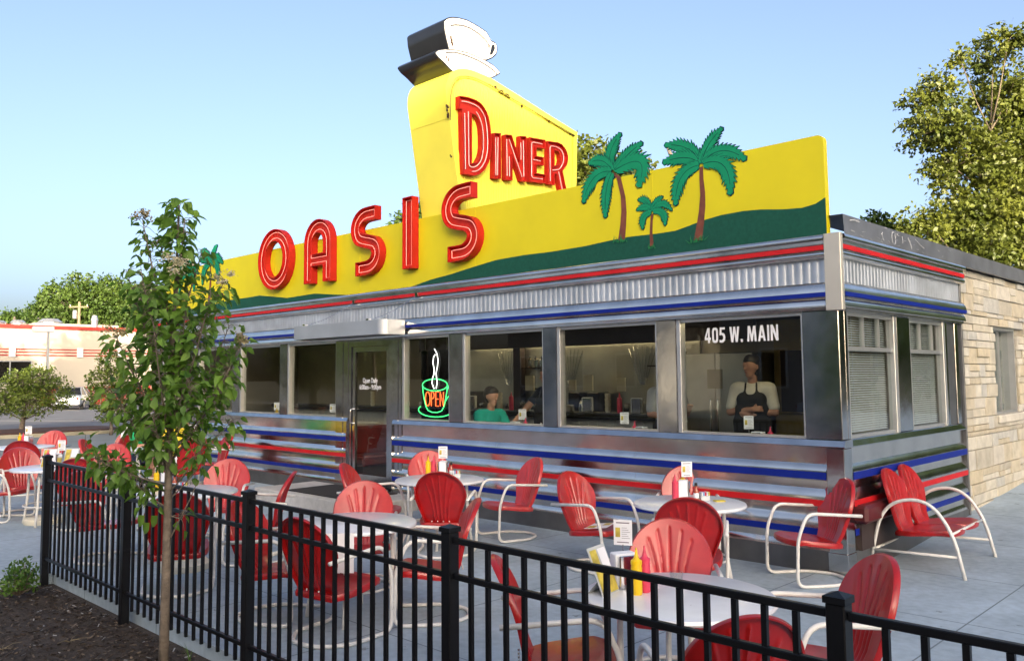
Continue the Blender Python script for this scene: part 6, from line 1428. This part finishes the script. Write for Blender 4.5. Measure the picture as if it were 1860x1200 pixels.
def build_person(label, loc, rz, J, face, clothes, hairm, extra=(), h=.012, hairfull=1.0, handl=None):
    t = thing("person", label, "person", loc, rz); caps = []
    for a, b_, r0, r1 in J: caps.append((a, b_, r0, r1))
    c, f = face; caps += head_caps(c, f)
    for hd in (handl or []): caps += hand(*hd)
    body = sdf_obj("body", caps, M['skin'], t, h, .028); eyes(c, f, t)
    sdf_obj("hair", hair_caps(c, f, hairfull), hairm, t, h, .03)
    for nm, cp_, m in clothes: sdf_obj(nm, cp_, m, t, h, .035)
    return t
V3 = lambda *a: Vector(a)
# --- cook, arms crossed (local: faces -Y)
def standing(arms, lean=0):
    return [(V3(0, 0, .98), V3(0, .0, 1.12), .130, .125), (V3(0, 0, 1.12), V3(0, .01, 1.32), .128, .135), (V3(-.13, .01, 1.40), V3(.13, .01, 1.40), .075, .075), (V3(0, .01, 1.40), V3(0, -.005, 1.53), .060, .052),
            (V3(-.09, 0, .95), V3(-.10, -.01, .52), .092, .062), (V3(-.10, -.01, .52), V3(-.10, .02, .10), .058, .040), (V3(.09, 0, .95), V3(.10, -.01, .52), .092, .062), (V3(.10, -.01, .52), V3(.10, .02, .10), .058, .040),
            (V3(-.10, .03, .045), V3(-.105, -.14, .035), .042, .034), (V3(.10, .03, .045), V3(.105, -.14, .035), .042, .034)]+arms
ARX = [(V3(-.19, .01, 1.40), V3(-.25, -.05, 1.14), .058, .046), (V3(-.25, -.05, 1.14), V3(.03, -.195, 1.17), .044, .031), (V3(.19, .01, 1.40), V3(.25, -.05, 1.14), .058, .046), (V3(.25, -.05, 1.14), V3(-.03, -.175, 1.10), .044, .031)]
TOR = [(V3(0, 0, .96), V3(0, .0, 1.12), .148, .142), (V3(0, 0, 1.12), V3(0, .01, 1.32), .145, .150), (V3(-.14, .01, 1.40), V3(.14, .01, 1.40), .086, .086)]
SLV = [(V3(-.19, .01, 1.40), V3(-.238, -.035, 1.20), .078, .070), (V3(.19, .01, 1.40), V3(.238, -.035, 1.20), .078, .070)]
TRO = [(V3(-.09, 0, .95), V3(-.10, -.01, .52), .108, .080), (V3(-.10, -.01, .52), V3(-.10, .02, .12), .078, .062), (V3(.09, 0, .95), V3(.10, -.01, .52), .108, .080), (V3(.10, -.01, .52), V3(.10, .02, .12), .078, .062), (V3(-.05, 0, .97), V3(.05, 0, .97), .135, .135)]
APR = [(V3(-.085, -.075, 1.28), V3(.085, -.075, 1.28), .088, .088), (V3(-.10, -.07, 1.15), V3(.10, -.07, 1.15), .10, .10), (V3(-.10, -.06, 1.02), V3(.10, -.06, 1.02), .112, .112), (V3(-.12, -.05, .60), V3(.12, -.05, .60), .105, .105), (V3(-.10, -.06, 1.02), V3(-.12, -.05, .60), .112, .105), (V3(.10, -.06, 1.02), V3(.12, -.05, .60), .112, .105), (V3(0, -.07, 1.15), V3(0, -.06, .62), .10, .12),
       (V3(-.07, -.13, 1.30), V3(-.06, -.075, 1.475), .014, .012), (V3(.07, -.13, 1.30), V3(.06, -.075, 1.475), .014, .012)]
cook = build_person("cook in a white tee and black apron standing with arms crossed inside the right window", (-1.76, 1.62, .21), R(16), standing(ARX), ((-.0, -.03, 1.665), (-.55, -.83, -.05)),
   [("shirt", TOR+SLV, M['tee']), ("trousers", TRO, M['navy']), ("apron", APR, M['apron'])], M['hair'], handl=[((.03, -.195, 1.17), (.9, .25, .12), (0, .8, -.3), .7, 1), ((-.03, -.175, 1.10), (-.9, .25, .1), (0, .8, .3), .6, -1)])
cook.scale = (1.04, 1.04, 1.04)
def seated(arms): 
    return [(V3(0, .02, .12), V3(0, .0, .28), .135, .128), (V3(0, .0, .28), V3(0, -.03, .48), .128, .135), (V3(-.13, -.03, .56), V3(.13, -.03, .56), .075, .075), (V3(0, -.03, .56), V3(0, -.06, .69), .060, .052),
            (V3(-.10, -.02, .10), V3(-.12, -.44, .12), .09, .064), (V3(-.12, -.44, .12), V3(-.12, -.42, -.32), .058, .040), (V3(.10, -.02, .10), V3(.12, -.44, .12), .09, .064), (V3(.12, -.44, .12), V3(.12, -.42, -.32), .058, .040),
            (V3(-.12, -.40, -.37), V3(-.12, -.57, -.385), .042, .034), (V3(.12, -.40, -.37), V3(.12, -.57, -.385), .042, .034)]+arms
STOR = [(V3(0, .02, .10), V3(0, .0, .28), .152, .148), (V3(0, .0, .28), V3(0, -.03, .48), .146, .150), (V3(-.14, -.03, .56), V3(.14, -.03, .56), .087, .087)]
STRO = [(V3(-.10, -.02, .10), V3(-.12, -.44, .12), .105, .082), (V3(-.12, -.44, .12), V3(-.12, -.42, -.25), .078, .062), (V3(.10, -.02, .10), V3(.12, -.44, .12), .105, .082), (V3(.12, -.44, .12), V3(.12, -.42, -.25), .078, .062), (V3(-.05, .01, .09), V3(.05, .01, .09), .125, .125)]
SSHO = [(V3(-.10, -.02, .10), V3(-.12, -.36, .12), .105, .085), (V3(.10, -.02, .10), V3(.12, -.36, .12), .105, .085), (V3(-.05, .01, .09), V3(.05, .01, .09), .125, .125)]
AT = [(V3(-.19, -.03, .56), V3(-.25, -.16, .32), .056, .046), (V3(-.25, -.16, .32), V3(-.06, -.38, .345), .043, .030), (V3(.19, -.03, .56), V3(.25, -.16, .32), .056, .046), (V3(.25, -.16, .32), V3(.10, -.37, .345), .043, .030)]
SSL = [(V3(-.19, -.03, .56), V3(-.235, -.13, .38), .078, .070), (V3(.19, -.03, .56), V3(.235, -.13, .38), .078, .070)]
def sit(label, loc, rz, shirt, trous, hairm, f, arms=AT, hands=None, sl=SSL, hf=1.0, legs=STRO, c=(0, -.075, .825)):
    return build_person(label, loc, rz, seated(arms), (c, f), [("shirt", STOR+sl, shirt), ("trousers", legs, trous)], hairm, hairfull=hf, handl=hands if hands is not None else [((-.06, -.38, .345), (.9, -.3, .0), (0, -.2, -.9), .3, 1), ((.10, -.37, .345), (-.9, -.3, .05), (0, -.2, -.9), .3, -1)])
sit("man in a teal tee shirt seated in the booth window, arms resting on the table", (-5.33, .62, .745), R(80), M['teal'], M['denim'], M['hair'], (.10, -1, -.22), hf=1.2)
# server leaning in with one arm reaching the booth table
ARS = [(V3(-.19, .01, 1.40), V3(-.30, -.16, 1.19), .056, .046), (V3(-.30, -.16, 1.19), V3(-.36, -.36, .98), .043, .030), (V3(.19, .01, 1.40), V3(.24, -.02, 1.12), .056, .046), (V3(.24, -.02, 1.12), V3(.22, -.16, .92), .043, .030)]
sv = build_person("server in dark clothes reaching down beside the man in the teal shirt", (-4.93, 1.45, .21), R(-10), standing(ARS), ((0, -.03, 1.665), (-.25, -.95, -.3)), [("shirt", TOR+[(V3(-.19, .01, 1.40), V3(-.26, -.09, 1.28), .078, .066), (V3(.19, .01, 1.40), V3(.225, -.01, 1.22), .078, .068)], M['navy']), ("trousers", TRO, M['navy']), ("apron", APR[:6], M['apron'])], M['hair'], handl=[((-.36, -.36, .98), (-.2, -.75, -.6), (.3, .2, -.8), .6, 1), ((.22, -.16, .92), (0, -.3, -.95), (-.9, 0, 0), .4, -1)])
q = MB(); q.add([(-.06, -.05, 0), (.07, -.06, 0), (.05, .05, .012), (-.05, .05, .015), (.0, .01, .13)], [(0,1,4),(1,2,4),(2,3,4),(3,0,4),(0,3,2,1)]); o = q.build("folded_napkin", M['paper']); o.location = (-4.62, .93, 1.077); tag(o, "folded tan napkin under the server's hand on the booth table", "napkin")
ARW = [(V3(-.19, .01, 1.40), V3(-.25, -.04, 1.14), .056, .046), (V3(-.25, -.04, 1.14), V3(-.16, -.26, 1.10), .043, .030), (V3(.19, .01, 1.40), V3(.25, -.05, 1.14), .056, .046), (V3(.25, -.05, 1.14), V3(.17, -.28, 1.20), .043, .030)]
build_person("person in grey holding hands up, mostly behind the pillar left of the cook", (-2.95, 1.55, .21), R(60), standing(ARW), ((0, -.03, 1.665), (.0, -1, -.1)), [("shirt", TOR+SLV, M['greycloth']), ("trousers", TRO, M['navy'])], M['hair'], handl=[((-.16, -.26, 1.10), (.3, -.8, .1), (0, 0, -1), .4, 1), ((.17, -.28, 1.20), (-.2, -.7, .5), (0, .4, -.9), .5, -1)])
# guests at the table behind the sapling
sit("seated person in a green tee behind the sapling leaves", (-11.48, -1.76, .40), R(110), M['kelly'], M['denim'], M['hair'], (.1, -1, -.1), legs=SSHO)
sit("seated grey-haired person in a grey shirt behind the sapling leaves", (-11.40, -.98, .40), R(35), M['greycloth'], M['denim'], M['greyhair'], (0, -1, -.1), legs=SSHO)
sit("seated person in a yellow tee right of the sapling's stem, half hidden by leaves", (-10.36, -1.61, .40), R(-84), M['yelcloth'], M['denim'], M['hair'], (-.1, -1, -.05), legs=SSHO)
q = MB(); n_ = 10
for i in range(n_):
    for j in range(n_):
        f_ = lambda a, b_: (.03*math.cos(a*5)+ (.10 if b_ > .5 else -.05)*abs(b_-.5)*2 - (b_-.5)*.10, -.18+.36*a, .94-.34*abs(b_-.5)*2+.012*math.sin(a*9))
        q.add([f_(i/n_, j/n_), f_((i+1)/n_, j/n_), f_((i+1)/n_, (j+1)/n_), f_(i/n_, (j+1)/n_)], [(0,1,2,3)])
o = q.build("draped_cloth", M['paper'], fix=False); o.location = (-13.17, -1.25, .0); o.rotation_euler = (0, 0, R(-38)); tag(o, "white cloth draped over the back of the far red chair left of the sapling", "cloth")
